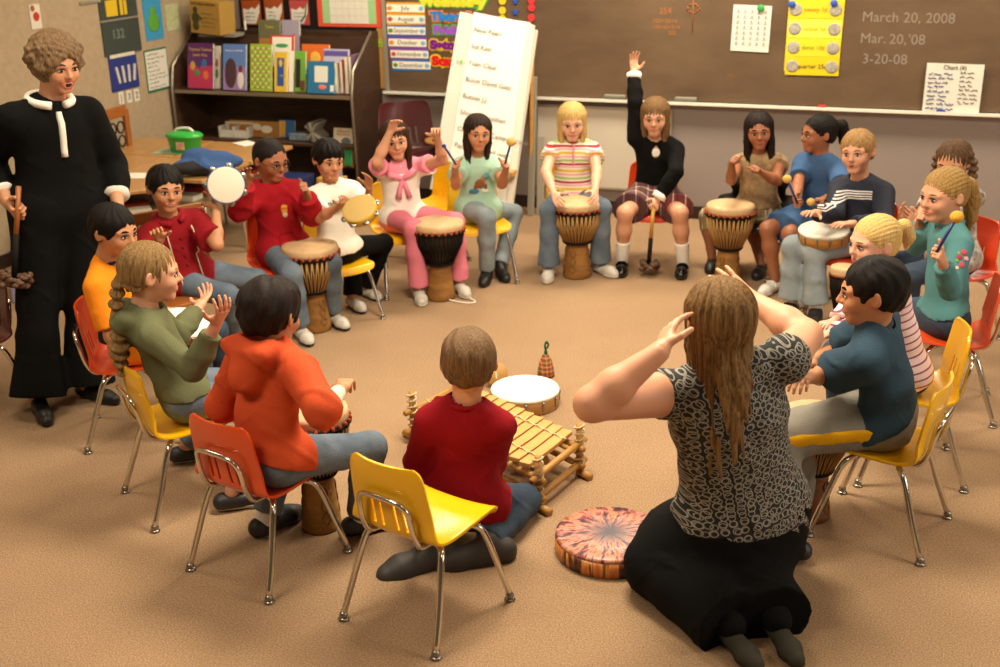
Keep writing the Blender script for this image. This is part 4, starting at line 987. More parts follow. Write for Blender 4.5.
# cardboard box tilted on the bookcase
a0, b0 = wp(190, 38, .30), wp(222, 34, .30)
e = wall_empty('cardboard_box', (a0[0]+b0[0])/2, .2, 1.185, 'tilted tan cardboard box with dark print on top of the bookcase', 'box')
e.rotation_euler = (0, .06, RZ-.12)
MB().box((0, 0, .115), (.27, .17, .23)).build('box_body', mat('#b08a45', .8, var=.3, vs=8, col2='#9a7436'), e, .003)
MB().ball((-.085, -.086, .165), .022, 10, (1, .1, 1)).ball((-.085, -.086, .11), .038, 12, (.9, .06, 1.1)).ball((-.085, -.086, .05), .03, 10, (1, .08, 1)).tube([(-.06, -.087, .13), (-.03, -.087, .10)], .007, 6).build('printed_figure', mat('#4d4a2c', .9), e)
text('LET\'S GREAT MEMORY', .022, face(-.01, .207, .0865), mat('#3f3a22', .9), e); lines(e, .15, .12, Matrix.Translation((.045, 0, .03)), 4, mat('#6a5c30', .9), 0, 1, .95, .2, .0865, .0012, 8)
tag(MB().box((0, 0, 0), (.012, .012, .07)).build('glue_stick', WHITE, None, .003, W(wp(244, 37, .16)[0], .13, 1.235), RZ), 'small white stick standing on top of the bookcase', 'stick')
tag(MB().box((0, 0, 0), (.30, .14, .025)).build('paper_pad', mat('#8a8478', .8), None, .002, W(wp(220, 40, .2)[0], .17, 1.172 ), RZ), 'grey paper pad under the cardboard box', 'pad')
# ------------------------------------------------------------------ desks
DESKT = mat('#b98a52', .35, var=.5, vs=2.5, col2='#9a6c3a', stretch=(6, 1, 1), coat=.2)
def desk(u, o, w, d, label, rot=0., hz=.565):
    e = empty('school_desk', W(u, o, 0), RZ+rot, label, 'desk')
    MB().box((0, 0, hz-.012), (w, d, .024)).build('desktop', DESKT, e, .006)
    bx = MB().box((0, 0, hz-.16), (w*.9, d*.82, .012)).box((0, d*.40, hz-.09), (w*.9, .012, .13)).box((-w*.45, 0, hz-.09), (.012, d*.82, .13)).box((w*.45, 0, hz-.155), (.012, d*.82, .02))
    b_ = bx.build('book_box', mat('#8a7a5c', .4, .3), e)
    for sx in (-1, 1):
        for sy in (-1, 1):
            MB().tube(spline([(sx*w*.34, sy*d*.28, hz-.165), (sx*w*.40, sy*d*.34, hz-.2), (sx*w*.43, sy*d*.42, .02), (sx*w*.43, sy*d*.42, 0)], 4), .012, 8).build('leg', CHROME, e)
    for k in range(3): MB().box((w*.1, (-.25+.25*k)*d, hz-.14+.012*(k % 2)), (.2, d*.2, .03)).build('workbook', mat(('#d8d0bc', '#b04a30', '#7a8a9a')[k], .7), e)
    return e
DK = [desk(-4.335, 1.24, .58, .52, 'school desk with a wooden top at the far right of the group'), desk(-4.335, 1.78, .58, .52, 'school desk with an open front behind the boy in burgundy'),
      desk(-4.93, 1.24, .58, .52, 'school desk under the green pail, by the left wall'), desk(-4.93, 1.78, .58, .52, 'school desk beside the left wall under the blue jacket')]
Pa, Pb = onz(122, 192, .565), onz(184, 185.5, .565); dr = U(Pb-Pa); ctr = Pb-dr*.36+np.array([-dr[1], dr[0], 0])*.20
e = desk(0, 0, .72, .40, 'wooden desk turned at an angle just behind the teacher'); e.location = (ctr[0], ctr[1], 0); e.rotation_euler = (0, 0, math.atan2(dr[1], dr[0]))
TZ = .565
P = onz(186, 152, TZ); e = empty('lunch_pail', (P[0], P[1], TZ), RZ, 'bright green plastic pail with a white handle on the desks', 'pail')
MB().lathe([(.085, 0), (.092, .01), (.105, .10), (.108, .105)], 28).build('pail_body', mat('#1f9a35', .35, coat=.4), e).scale = (1.15, .8, 1)
MB().lathe([(.112, .10), (.114, .112), (.10, .125), (.04, .135)], 28).build('lid', mat('#25b040', .3, coat=.4), e).scale = (1.15, .8, 1)
MB().tube(spline([(-.07, 0, .13), (-.04, 0, .15), (.04, 0, .155), (.07, 0, .135)], 4), .009, 8).build('handle', mat('#e8e6dc', .4), e)
MB().box((.02, -.083, .055), (.06, .004, .05)).build('sticker', mat('#d8d3c2', .6, var=.9, vs=30, col2='#c0602a'), e)
# blue jacket heap
P = onz(208, 168, TZ+.03); J_ = []
c0 = np.array([0, 0, .02])
for a, r in (((0, 0, .03), (.17, .12, .04)), ((-.10, -.03, .03), (.12, .09, .035)), ((.10, .03, .035), (.12, .08, .035)), ((-.05, .05, .07), (.10, .05, .035)), ((.04, -.02, .06), (.12, .05, .035))): J_.append(el(a, r, k=.03))
J_.append(rc((-.15, -.02, .03), (-.27, -.07, .022), .035, .025, k=.03)); J_.append(pl((0, 0, .0), (0, 0, -1)))
V, Q = sdf_mesh(J_, .008); V = wrinkle(V, Q, .014, 20, 2); V[:, 2] = np.maximum(V[:, 2]*1.5, .001)
jm, nt, b = new_mat('jacket_cloth'); tc = N_(nt, 'ShaderNodeTexCoord'); sx = N_(nt, 'ShaderNodeSeparateXYZ'); nt.links.new(tc.outputs['Object'], sx.inputs[0])
g = math_(nt, 'LESS_THAN', math_(nt, 'ADD', sx.outputs['X'], math_(nt, 'MULTIPLY', sx.outputs['Z'], 1.6)), .06); g2 = math_(nt, 'LESS_THAN', math_(nt, 'ADD', sx.outputs['Y'], math_(nt, 'MULTIPLY', sx.outputs['Z'], .6)), .0)
mx = N_(nt, 'ShaderNodeMix', data_type='RGBA'); mx.inputs['A'].default_value = srgb('#2c4f86'); mx.inputs['B'].default_value = srgb('#1a1a1c'); nt.links.new(math_(nt, 'MULTIPLY', g, g2), mx.inputs['Factor']); nt.links.new(mx.outputs['Result'], b.inputs['Base Color']); b.inputs['Roughness'].default_value = .8
o = link('jacket', np_mesh('jacket', V, Q), jm, None, (P[0], P[1], TZ+.002)); o.rotation_euler = (0, 0, .35); tag(o, 'crumpled blue and black jacket lying on the desks', 'jacket')
for i, (x, y, a, c, lb) in enumerate(((132, 176, .3, '#e2dccb', 'white sheet of paper on the desk next to the teacher'), (172, 152, .1, '#a9c4a4', 'pale green paper beside the green pail'), (246, 144, -.5, '#e6dfcf', 'white paper lying at the far end of the desks'), (158, 185, .1, '#e8e2d4', 'small white card at the edge of the front desk'))):
    P = onz(x, y, TZ); k = (1, 1, .8, .3)[i]
    tag(MB().box((0, 0, .001), (.21*k, .15*k, .002)).build('paper_sheet', mat(c, .8), None, 0, (P[0], P[1], TZ+.001+.001*i), RZ+a), lb, 'paper')
# ------------------------------------------------------------------ iron and wood chair behind the teacher
def iron_chair(P, rz, label):
    e = empty('iron_frame_chair', (P[0], P[1], 0), rz, label, 'chair'); IR = mat('#15120f', .35, .4)
    sz = .40; w = .38
    MB().prism([(-w/2, -.17), (w/2, -.17), (w/2+.01, .18), (-w/2-.01, .18)], sz-.02, sz).build('seat', mat('#a5632c', .4, var=.5, vs=4, col2='#7c4319', stretch=(8, 1, 1)), e, .006)
    wd = mat('#a5632c', .4, var=.5, vs=4, col2='#7c4319', stretch=(1, 1, 6))
    bk = MB().box((0, -.20, sz+.40), (w+.02, .022, .07)).box((-w/2, -.195, sz+.2), (.045, .022, .42)).box((w/2, -.195, sz+.2), (.045, .022, .42)).box((0, -.19, sz+.05), (w, .02, .05)).build('backrest', wd, e, .005)
    m = MB()
    for i in range(4):
        for j in range(3):
            c = np.array([-.12+.08*i, -.195, sz+.12+.09*j]); m.tube([c+np.array([.034*math.cos(t), 0, .038*math.sin(t)]) for t in np.linspace(0, 6.283, 12, False)], .006, 6, closed=True)
    m.build('iron_lattice', IR, bk)
    for sx in (-1, 1):
        MB().tube(spline([(sx*w/2, -.215, sz+.42), (sx*(w/2+.02), -.215, sz+.25), (sx*(w/2+.02), -.20, sz+.05), (sx*(w/2+.02), -.08, sz-.06), (sx*(w/2+.02), .12, sz-.05)], 6), .014, 8).build('iron_rail', IR, e)
        for sy in (-1, 1):
            MB().tube(spline([(sx*(w/2+.01), sy*.08, sz-.03), (sx*(w/2+.01), sy*.03, sz-.18), (sx*(w/2+.01), sy*.10, .10), (sx*(w/2+.01), sy*.20, .045)], 6), [.014]*18+[.013], 8).ball((sx*(w/2+.01), sy*.205, .03), .03, 12, (.6, 1, 1)).build('leg', IR, e)
    return e
iron_chair((-2.32, 7.76), math.radians(70)+math.pi, 'wooden chair with black iron lattice back behind the teacher')
# ------------------------------------------------------------------ school chairs
def chair_mesh():
    prof = spline([(.168, .300), (.162, .322), (.142, .334), (.07, .330), (-.04, .322), (-.10, .326), (-.135, .345), (-.152, .385), (-.166, .46), (-.177, .53), (-.183, .578)], 5)
    n = len(prof); NU = 28; vs = []; L = np.cumsum([0]+[np.linalg.norm(prof[i+1]-prof[i]) for i in range(n-1)]); T = L[-1]
    for i, (y, z) in enumerate(prof):
        s_ = L[i]; w = .162
        if z > .35: w = .162-.014*min(1, (z-.35)/.05)-.016*max(0, (z-.42)/.18)
        e1 = min(1, s_/.05); e2 = min(1, (T-s_)/.055); e0 = min(e1, e2); w *= .80+.20*math.sqrt(max(0, 1-(1-e0)**2.2))
        for j in range(NU+1):
            u = -1+2*j/NU; back = max(0, min(1, (z-.34)/.06)) if y < -.1 else 0
            vs.append((u*w, y+.022*u*u*back-.0*u, z+(.004*abs(u)**3 if not back else 0)-.010*(1-u*u)*(1-back)))
    fs = []
    slots = [(9, 10), (12, 13), (15, 16), (18, 19)]
    for i in range(n-1):
        zz = (prof[i][1]+prof[i+1][1])/2; isb = prof[i][0] < -.125
        for j in range(NU):
            if isb and .362 < zz < .452 and j in (8, 11, 16, 19): continue
            a = i*(NU+1)+j; fs.append((a, a+1, a+NU+2, a+NU+1))
    me = bpy.data.meshes.new('seat_shell'); me.from_pydata(vs, [], fs); me.polygons.foreach_set('use_smooth', [True]*len(fs)); me.update(); return me
_shell = chair_mesh()
def _shell_obj(mt, parent):
    me = _shell.copy(); o = link('seat_shell', me, mt, parent); q = o.modifiers.new('thick', 'SOLIDIFY'); q.thickness = .009; q.offset = 0; q.use_rim = True
    b_ = o.modifiers.new('bevel', 'BEVEL'); b_.width = .003; b_.segments = 2; b_.limit_method = 'ANGLE'; b_.angle_limit = .9; return o
_legs = {}
def school_chair(P, yaw, col, label, h=1., sc=1.):
    """yaw: the way the sitter faces (0 towards the camera, 90 image right)"""
    e = empty('school_chair', (P[0], P[1], 0), math.radians(yaw)+math.pi, label, 'chair'); e.scale = (sc, sc, sc*h)
    _shell_obj(mat(col, .28, coat=.35, bump=.02, bs=300), e)
    if not _legs:
        for sy in (-1, 1):
            for sx in (-1, 1):
                y1 = .185 if sy > 0 else -.19
                m = MB().tube(spline([(sx*.05, sy*.06, .300), (sx*.115, sy*.075, .300), (sx*.140, sy*.095, .285), (sx*.152, sy*.115, .24), (sx*.168, sy*.15, .13), (sx*.182, y1, .018)], 5), .0105, 10)
                g = MB().ball((sx*.182, y1, .017), .014, 12).lathe([(.017, 0), (.018, .004), (.012, .010)], 16, M=Matrix.Translation((sx*.182, y1, 0)))
                _legs[(sx, sy)] = (m.mesh('leg'), g.mesh('glide'))
        bar = [(-.095, .0, .307), (-.095, -.10, .308), (-.098, -.140, .320), (-.098, -.164, .365), (-.094, -.178, .43), (-.08, -.187, .462), (-.052, -.192, .474), (0, -.194, .476), (.052, -.192, .474), (.08, -.187, .462), (.094, -.178, .43), (.098, -.164, .365), (.098, -.140, .320), (.095, -.10, .308), (.095, .0, .307)]
        _legs['bar'] = MB().tube(spline(bar, 4), .0085, 10).mesh('back_bar')
        _legs['cross'] = MB().tube([(-.1, .06, .300), (.1, .06, .300)], .009, 8).tube([(-.1, -.06, .300), (.1, -.06, .300)], .009, 8).tube([(-.09, -.07, .303), (-.09, .07, .303)], .008, 8).tube([(.09, -.07, .303), (.09, .07, .303)], .008, 8).mesh('under_frame')
    for k, v in _legs.items():
        if k == 'bar': link('back_bar', v, CHROME if not v.materials else None, e)
        elif k == 'cross': link('under_frame', v, CHROME if not v.materials else None, e)
        else:
            l = link('leg', v[0], CHROME if not v[0].materials else None, e); link('glide', v[1], STEEL if not v[1].materials else None, l)
    return e
YEL, ORA, RED, BUR = '#f0b60c', '#dc4e1e', '#d2401c', '#4a1a1c'
# ------------------------------------------------------------------ drums
DRUMSKIN = mat('#cdb088', .6, var=.7, vs=14, col2='#b98d5c', bump=.15, bs=60)
ROPE = mat('#16130f', .85, bump=.6, bs=300)
def djembe(P, R, H, label, wood='#9a6a2f', tilt=None, z=0.):
    e = empty('djembe', (P[0], P[1], z), random.uniform(0, 6), label, 'drum')
    if tilt is not None: e.rotation_euler = tilt
    wd = mat(wood, .5, var=.8, vs=5., col2='#5a3614', stretch=(1, 1, 3.), bump=.5, bs=26)
    f = lambda L: [(r*R, z_*H) for r, z_ in L]
    MB().lathe(f([(.56, 0), (.60, .02), (.59, .07), (.53, .18), (.48, .32), (.46, .42), (.47, .46)]), 36).build('foot', wd, e)
    bowl = MB().lathe(f([(.47, .45), (.56, .50), (.72, .58), (.86, .70), (.95, .82), (.99, .93), (.98, .97)]), 40).build('bowl', mat('#3c2413', .5, var=.6, vs=8, col2='#1d1008'), e)
    MB().lathe(f([(1.02, .90), (1.04, .93), (1.04, .965), (1.01, .99), (.93, 1.0), (.5, 1.006), (.01, 1.006)]), 44, wob=lambda a, z_: .006*math.sin(23*a)).build('drum_skin', DRUMSKIN, e)
    rr = [(R*1.045*math.cos(t), R*1.045*math.sin(t), H*.885+.004*math.sin(t*20)) for t in np.linspace(0, 6.2832, 60, False)]
    MB().tube(rr, .0075*R/.12, 6, closed=True).build('rim_rope', ROPE, e)
    MB().tube([(R*.55*math.cos(t), R*.55*math.sin(t), H*.475) for t in np.linspace(0, 6.2832, 36, False)], .009*R/.12, 6, closed=True).build('waist_rope', ROPE, e)
    m = MB(); n = 34
    for i in range(n):
        a0 = 6.2832*i/n; a1 = a0+3.1416/n
        for (aa, ab) in ((a0, a1), (a1, a0+6.2832/n)):
            up = (aa == a0); t0 = (R*1.03*math.cos(aa), R*1.03*math.sin(aa), H*.88) if up else (R*.58*math.cos(aa), R*.58*math.sin(aa), H*.49)
            md = (R*.95*math.cos((aa+ab)/2), R*.95*math.sin((aa+ab)/2), H*.72); t1 = (R*.58*math.cos(ab), R*.58*math.sin(ab), H*.49) if up else (R*1.03*math.cos(ab), R*1.03*math.sin(ab), H*.88)
            m.tube([t0, md, t1], .0034*R/.12, 5)
    tag(m.build('rope_lacing', mat('#b08a55' if wood != '#9a6a2e' else '#1a1612', .85), e), kind='stuff')
    m = MB()
    for i in range(26):
        a = 6.2832*i/26; m.ball((R*1.06*math.cos(a), R*1.06*math.sin(a), H*.905), .008*R/.12, 8, (1, 1, 1.3))
    tag(m.build('rope_knots', mat('#a3492f', .8), e), kind='stuff')
    if wood != '#9a6a2e':
        m = MB()
        for i in range(4):
            a = i*1.5708+.4
            for q in (-1, 1): m.tube([((.575-.09*t)*R*math.cos(a+q*.22*math.sin(t*9)), (.575-.09*t)*R*math.sin(a+q*.22*math.sin(t*9)), H*(.08+.3*t)) for t in np.linspace(0, 1, 14)], .0035, 5)
        m.build('carving', mat('#7a4f22', .6), e)
    return e
def tambourine(C, n, R, D, cf, label, skinf=True, nj=7, jm=None, name='tambourine', par=None, sc='#e3dccb'):
    """hoop centred on C with its skin facing n"""
    e = empty(name, C, 0, label, 'tambourine'); M = zframe((0, 0, 0), n)
    e.matrix_world = Matrix.Translation(tuple(map(float, C))) @ M
    e.location = tuple(map(float, C)); e.rotation_euler = M.to_euler()
    a = [(R*.94, -D), (R, -D), (R, 0), (R*.97, .003), (R*.94, 0)]
    n_ = 44; vs = []; fs = []
    for r, z_ in a:
        for i in range(n_): t = 6.28318*i/n_; vs.append((r*math.cos(t), r*math.sin(t), z_))
    for k in range(5):
        for i in range(n_):
            j = (i+1) % n_; fs.append((k*n_+i, k*n_+j, ((k+1) % 5)*n_+j, ((k+1) % 5)*n_+i))
    MB().add(vs, fs, True).build('hoop', mat(cf, .35, coat=.3), e)
    if skinf: MB().lathe([(R*.965, -.002), (R*.965, .002), (R*.9, .0035), (.001, .0035)], 44).build('drum_skin', mat(sc, .6, var=.15, vs=5, col2='#b5a88c'), e)
    for i in range(nj):
        t = 6.28318*(i+.5)/nj; M_ = Matrix.Rotation(t, 4, 'Z') @ Matrix.Translation((R*1.0, 0, -D*.5)) @ Matrix.Rotation(0, 4, 'X')
        MB().lathe([(.002, .006), (.017, .004), (.018, .0025), (.002, .001)], 14, M=M_).lathe([(.002, -.006), (.017, -.004), (.018, -.0025), (.002, -.001)], 14, M=M_).tube([(R, 0, -D*.5-.014), (R, 0, -D*.5+.014)], .0018, 6, M=Matrix.Rotation(t, 4, 'Z')).build('jingle', STEEL, e)
    return e
def frame_drum(C, n, R, D, wood, label, skin='#e6e0d2', tacks=12):
    e = empty('frame_drum', C, 0, label, 'drum'); M = zframe((0, 0, 0), n); e.rotation_euler = M.to_euler()
    MB().lathe([(R*.95, -D), (R, -D), (R, -.004), (R*.99, 0)], 48).build('wooden_hoop', mat(wood, .45, var=.3, vs=6, col2='#a8743a'), e)
    MB().lathe([(R*1.012, -.014), (R*1.014, -.004), (R*.99, .002), (R*.9, .0035), (.001, .0035)], 48).build('drum_skin', mat(skin, .6, var=.2, vs=4, col2='#cfc3aa'), e)
    for i in range(tacks):
        t = 6.28318*i/tacks
        MB().box((R*1.01, 0, -D*.5), (.006, .008, D*.7), M=Matrix.Rotation(t, 4, 'Z')).ball((R*1.015, 0, -D*.3), .007, 8, M=Matrix.Rotation(t, 4, 'Z')).build('tension_bolt', STEEL, e)
    return e
def mallet(A, B_, label, ch='#1f2c6e', head='#c9a25a', r=.006, hr=.02, name='mallet'):
    """grip end A, head end B_"""
    A, B_ = np.array(A), np.array(B_); e = empty(name, A, 0, label, 'mallet'); b = B_-A
    MB().tube([(0, 0, 0), b*.5, b], r, 10).build('handle', mat(ch, .4), e)
    MB().ball(b, hr, 14, (1, 1, .9)).build('mallet_head', mat(head, .7, bump=.3, bs=80), e); return e
def rattle(A, B_, label, flat=False, hw=.06):
    """wooden stick from A down to B_, bunch of dried pods at B_"""
    A, B_ = np.array(A), np.array(B_); b = B_-A; L = np.linalg.norm(b); d = b/L
    e = empty('pod_rattle', A, 0, label, 'rattle')
    MB().tube([(0, 0, 0), b*.55], .011, 10).build('handle', mat('#9a5a2c' if not flat else '#b98a3c', .4), e); MB().tube([b*.5, b*.97], .013, 10).build('grip_wrap', mat('#1a1512', .7), e)
    m = MB(); R_ = random.Random(3)
    for i in range(46):
        a = R_.uniform(0, 6.283); rr = R_.uniform(.25, 1)*hw; h_ = R_.uniform(-.25, .5)*hw; x = U(np.cross(d, [0, .3, 1])); y = np.cross(d, x)
        c = b-d*h_+x*rr*math.cos(a)+y*rr*math.sin(a); m.ball(c, .014, 8, (1+.6*R_.random(), 1, .6+R_.random()*.6))
    tag(m.build('seed_pods', mat('#3a2418', .6, var=.7, vs=40, col2='#7c5538'), e), kind='stuff'); return e
# ------------------------------------------------------------------ clothes
DENIM = mat('#4c5a6e', .85, var=.8, vs=7, col2='#7d8893', bump=.3, bs=250); DENIMD = mat('#2e3a4c', .85, var=.7, vs=7, col2='#4f5d6e', bump=.3, bs=250)
DENIML = mat('#77838c', .85, var=.8, vs=7, col2='#a4adb0', bump=.3, bs=250)
BLK = mat('#080707', .9, var=.3, vs=10, col2='#100f0f', bump=.2, bs=200)
def cl(c, v=.18, b_=.25): return mat(c, .85, var=v, vs=9, bump=b_, bs=220)
SOLEW = mat('#cfcac0', .6); SHW = mat('#cfc8bd', .5, var=.5, vs=30, col2='#8d8a86'); SHB = mat('#161416', .5, var=.3, vs=20, col2='#4a4446'); SHG = mat('#35302e', .6)
SOCK = mat('#ece8e2', .85, bump=.4, bs=150)
SK = dict(fair='#cf9879', pale='#d9a489', tan='#b9805a', brown='#985f3e', lt='#c68c69')
BLH = ('#0b0807', '#1b1411'); BRH = ('#2b1a12', '#54382a')
# extras drawn on the cloth
def onchest(g, B, x, z, k=1.0):
    """a point on the front of the shirt: x to the wearer's left, z from pelvis (0) to neck (1)"""
    K, fl = g['K'], g['fl']; up, f, r = g['up'], g['fwd'], g['rt']; c = K['chest']*g['bulk'] if z > .6 else K['waist']*g['bulk']+(K['chest']-K['waist'])*g['bulk']*max(0, (z-.38)/.36)
    a = (c+g['off'])*1.02; xx = min(.95*a, abs(x))*(1 if x > 0 else -1); d = math.sqrt(max(0, 1-(xx/a)**2))*a*fl
    if z > .80: d *= max(.3, 1-(z-.80)*2.2)
    P0 = B(g['pel']+up*g['tl']*z)-r*xx; V = SURF[0]-P0; lat = np.hypot(V@r, V@up); fr = V@f; ok = (lat < .016) & (fr > 0) & (fr < K['chest']*1.25*g['bulk'])
    if ok.any(): return P0+f*(fr[ok].max()+.002+(k-1)*.01)
    return P0+f*(d*k+.004)
def placket(w, z0, c, r=.008):
    def fn(top, B, g):
        MB().tube([onchest(g, B, 0, z) for z in np.linspace(.97, z0, 9)], [r*.8]+[r]*8, 6).build('placket', mat(c, .8), top)
    return fn
def piping(xs, c, z0=.0, z1=.92, r=.0035):
    def fn(top, B, g):
        for x in xs: MB().tube([onchest(g, B, x*g['s'], z) for z in np.linspace(z1, z0, 12)], r, 6).build('piping', mat(c, .8), top)
    return fn
def buttons(zs, c='#5a1a1c'):
    def fn(top, B, g):
        for z in zs: MB().ball(onchest(g, B, 0, z), .006, 10).build('button', mat(c, .4), top)
    return fn
def blot(items, name='print'):
    """coloured patches [(x, z, rx, rz, colour)] printed on the chest"""
    def fn(top, B, g):
        for x, z, rx, rz, c in items:
            n = U(onchest(g, B, x, z, 2)-onchest(g, B, x, z)); M = frame(onchest(g, B, x, z), -g['rt'], g['up'])
            MB().ball((0, 0, 0), 1, 12, (rx, rz, .004), M=M).build(name, mat(c, .8), top)
    return fn
def chest_text(s, z, size, c, x=0.):
    def fn(top, B, g):
        M = frame(onchest(g, B, x, z)+g['fwd']*.006, -g['rt'], g['up']); text(s, size, M, mat(c, .8), top, 'lettering', 'CENTER', .003)
    return fn
def embroidery(top, B, g):
    e, w, t, A = g['arms']['L']; S = g['SH']['L']; out = U(np.array([0, -1., .3])); ax = U(e-S); out = U(out-ax*(out@ax)); sd = np.cross(ax, out)
    for k, (u, x, r, c) in enumerate(((.30, 0, .013, '#c04a5a'), (.42, .012, .012, '#b03a4a'), (.40, -.016, .010, '#d98a9a'), (.55, -.004, .013, '#c04a5a'), (.50, .018, .008, '#7fa05a'), (.35, .018, .008, '#7fa05a'), (.64, .01, .008, '#d9b8a0'))):
        P0 = B(S+(e-S)*u)+sd*x; V = SURF[0]-P0; lat = np.hypot(V@ax, V@sd); fr = V@out; ok = (lat < .014) & (fr > 0) & (fr < .08)
        if ok.any():
            c_ = P0+out*fr[ok].max(); MB().ball((0, 0, 0), r, 10, (1, 1, .25), M=zframe(c_, out)).build('flower', mat(c, .8), top)
def pocket(c):
    def fn(top, B, g):
        P = [onchest(g, B, x, z) for x, z in ((-.05, .12), (-.035, .30), (.035, .30), (.05, .12))]; MB().tube(P, .0025, 5, closed=True).build('pocket_seam', mat(c, .85), top)
    return fn
def tie(c):
    def fn(top, B, g):
        a = onchest(g, B, 0, .80); 
        for q in (-1, 1):
            MB().tube([onchest(g, B, q*.075, .93), onchest(g, B, q*.05, .86), a], [.02, .02, .014], 8).tube([a, onchest(g, B, q*.02, .6), onchest(g, B, q*.03, .45)], [.012, .014, .018], 8).build('shawl', mat(c, .85, bump=.2, bs=90), top)
    return fn
# ------------------------------------------------------------------ the people
PP = {}
def arm(e, w, t, p=(0, -1, 0), c=.25, sp=.5, th=.5): return dict(e=e, w=w, t=t, p=p, c=c, sp=sp, th=th)
def leg(k, a, toe=0, **kw): return dict(k=k, a=a, toe=toe, **kw)
SPEC = []
def add(key, label, **P): SPEC.append((key, label, P))
add('teacher', 'grey-haired woman in a black jumper standing with a pod rattle in her hand', adult=True, s=.97, pel=(60, 5.15), pz=.86, neck=(50, 104, 5.13), yaw=38, look=(48, 14, 0), head=(57, 64), bulk=1.2, hh=.228, K=dict(sw=.145, r_ua=.05),
    armR=arm((-14, 160, 1), (8, 203, -1), (22, 226, -1), (.6, .3, .2), .75), armL=arm((112, 165, 1), (118, 205, -1), (122, 232, -1), (-1, 0, 0), .4),
    legR=leg((38, 300), (38, 400), 30), legL=leg((85, 300), (88, 385), 60), skin=SK['lt'], hair=('curly', '#4a3625', '#947656'), brow='#5a4436', iris='#2d2018', mouth=.9, smile=.9, lip='#b5483f',
    top=dict(name='jumper', mat=BLK, sleeve=1.72, off=.016, loose=.008, hem=.10, cuff=mat('#e8e2d6', .8), collar=mat('#e8e2d6', .8), colr=.018, colk=1.7, colz=.034, nd=.05, nw=.02, extras=[placket(0, .55, '#e8e2d6', .014)]),
    bottom=dict(name='trousers', mat=BLK, len=1.97, flare=.055, off=.03), shoes=dict(mat=BLACK, sole=BLACK))
add('orange_tee', 'dark-haired boy in an orange T-shirt on the orange chair, partly behind the girl in green', s=1.02, pel=(-1.50, 4.66), neck=(104, 262, 4.62), yaw=80, look=(62, 10, 0), head=(115, 231),
    armR=arm((112, 338, 1), (160, 325, -1), (180, 318, -1), (0, 0, -1), .35), armL=arm((140, 310, 1), (172, 312, 1), (192, 309, -1), (0, 0, -1), .3), legR=leg((196, 345), (205, 400), 70), legL=leg((215, 330), (222, 385), 70),
    skin=SK['tan'], hair=('short',)+BLH, smile=.2, top=dict(name='tee_shirt', mat=cl('#f08a1c'), sleeve=.85, collar=mat('#1d2440', .8), colr=.008, flare=.014), bottom=dict(name='jeans', mat=DENIMD), shoes=dict(mat=SHB, low=1))
add('burgundy', 'boy in a burgundy shirt with pale piping, holding up the blue tambourine', s=1.04, pel=(184, 5.55), neck=(169, 219, 5.5), yaw=38, look=(30, 4, -4), head=(166, 189),
    armR=arm((145, 262, -1), (160, 240, -1), (152, 222, -1), (.3, -1, .2), .3), armL=arm((217, 245, -1), (216, 209, 1), (213, 186, 1), (-.3, -1, 0), .35),
    legR=leg((228, 296), (236, 338), 45), legL=leg((257, 280), (250, 326), 45), skin=SK['tan'], hair=('short',)+BLH, smile=.3,
    top=dict(name='shirt', mat=cl('#8d1720'), sleeve=.8, collar=mat('#8d1720', .8), colr=.013, flare=.02, loose=.01, off=.014, hem=.1, extras=[piping((-.055, .055), '#d8c6a8'), buttons((.3, .45, .6, .75))]), bottom=dict(name='jeans', mat=DENIM), shoes=dict(mat=SHW, low=1))
add('red_hoodie', 'boy with glasses in a red hooded sweatshirt with both hands raised', s=1.02, pel=(283, 6.0), neck=(273, 186, 6.0), yaw=30, look=(48, 14, 0), head=(271, 160),
    armR=arm((239, 211, -1), (247, 181, -1), (243, 162, -1), (.3, -1, .1), .2), armL=arm((312, 216, -1), (307, 194, -1), (305, 180, -1), (-1, -.3, 0), .95),
    legR=leg((291, 274), (301, 326), 25), legL=leg((331, 262), (333, 312), 35), skin=SK['brown'], hair=('buzz', '#120d0b', '#221914'), smile=0, hi=False,
    top=dict(name='hooded_sweatshirt', mat=cl('#9c141f'), sleeve=1.85, hood=1, off=.017, loose=.010, flare=.004, hem=.09, amp=.007, extras=[pocket('#7d0d16'), blot([(.012, .66, .018, .028, '#d98c3a'), (.012, .58, .014, .014, '#c9c0a8')]), chest_text('SPORT', .7, .012, '#e0c060', .012)]), bottom=dict(name='jeans', mat=DENIM), shoes=dict(mat=SHW, sole=SHB, low=1, lace=WHITE))
add('white_tee', 'small dark-haired boy in a white T-shirt and black trousers holding a wooden tambourine', s=.93, hh=.195, pel=(337, 6.08), pz=.365, neck=(333, 184, 6.06), yaw=30, look=(28, 8, -4), head=(329, 160),
    armR=arm((320, 218, -1), (340, 206, -1), (349, 199, -1), (0, 0, 1), .7), armL=arm((368, 207, -1), (369, 188, -1), (369, 170, -1), (-.6, -1, 0), .15),
    legR=leg((352, 247), (353, 297), 30), legL=leg((384, 243), (366, 286), 40), skin=SK['tan'], hair=('boy',)+BLH, smile=.4,
    top=dict(name='tee_shirt', mat=cl('#e9e3d8', .1), sleeve=.8, flare=.016, hem=-.01, off=.010, extras=[chest_text('MARTINEZ', .78, .028, '#6f7a70'), chest_text('CAMP', .66, .026, '#8b948a')]), bottom=dict(name='trousers', mat=BLK, flare=.022), shoes=dict(mat=SHW, sole=SHB, low=1, lace=WHITE))
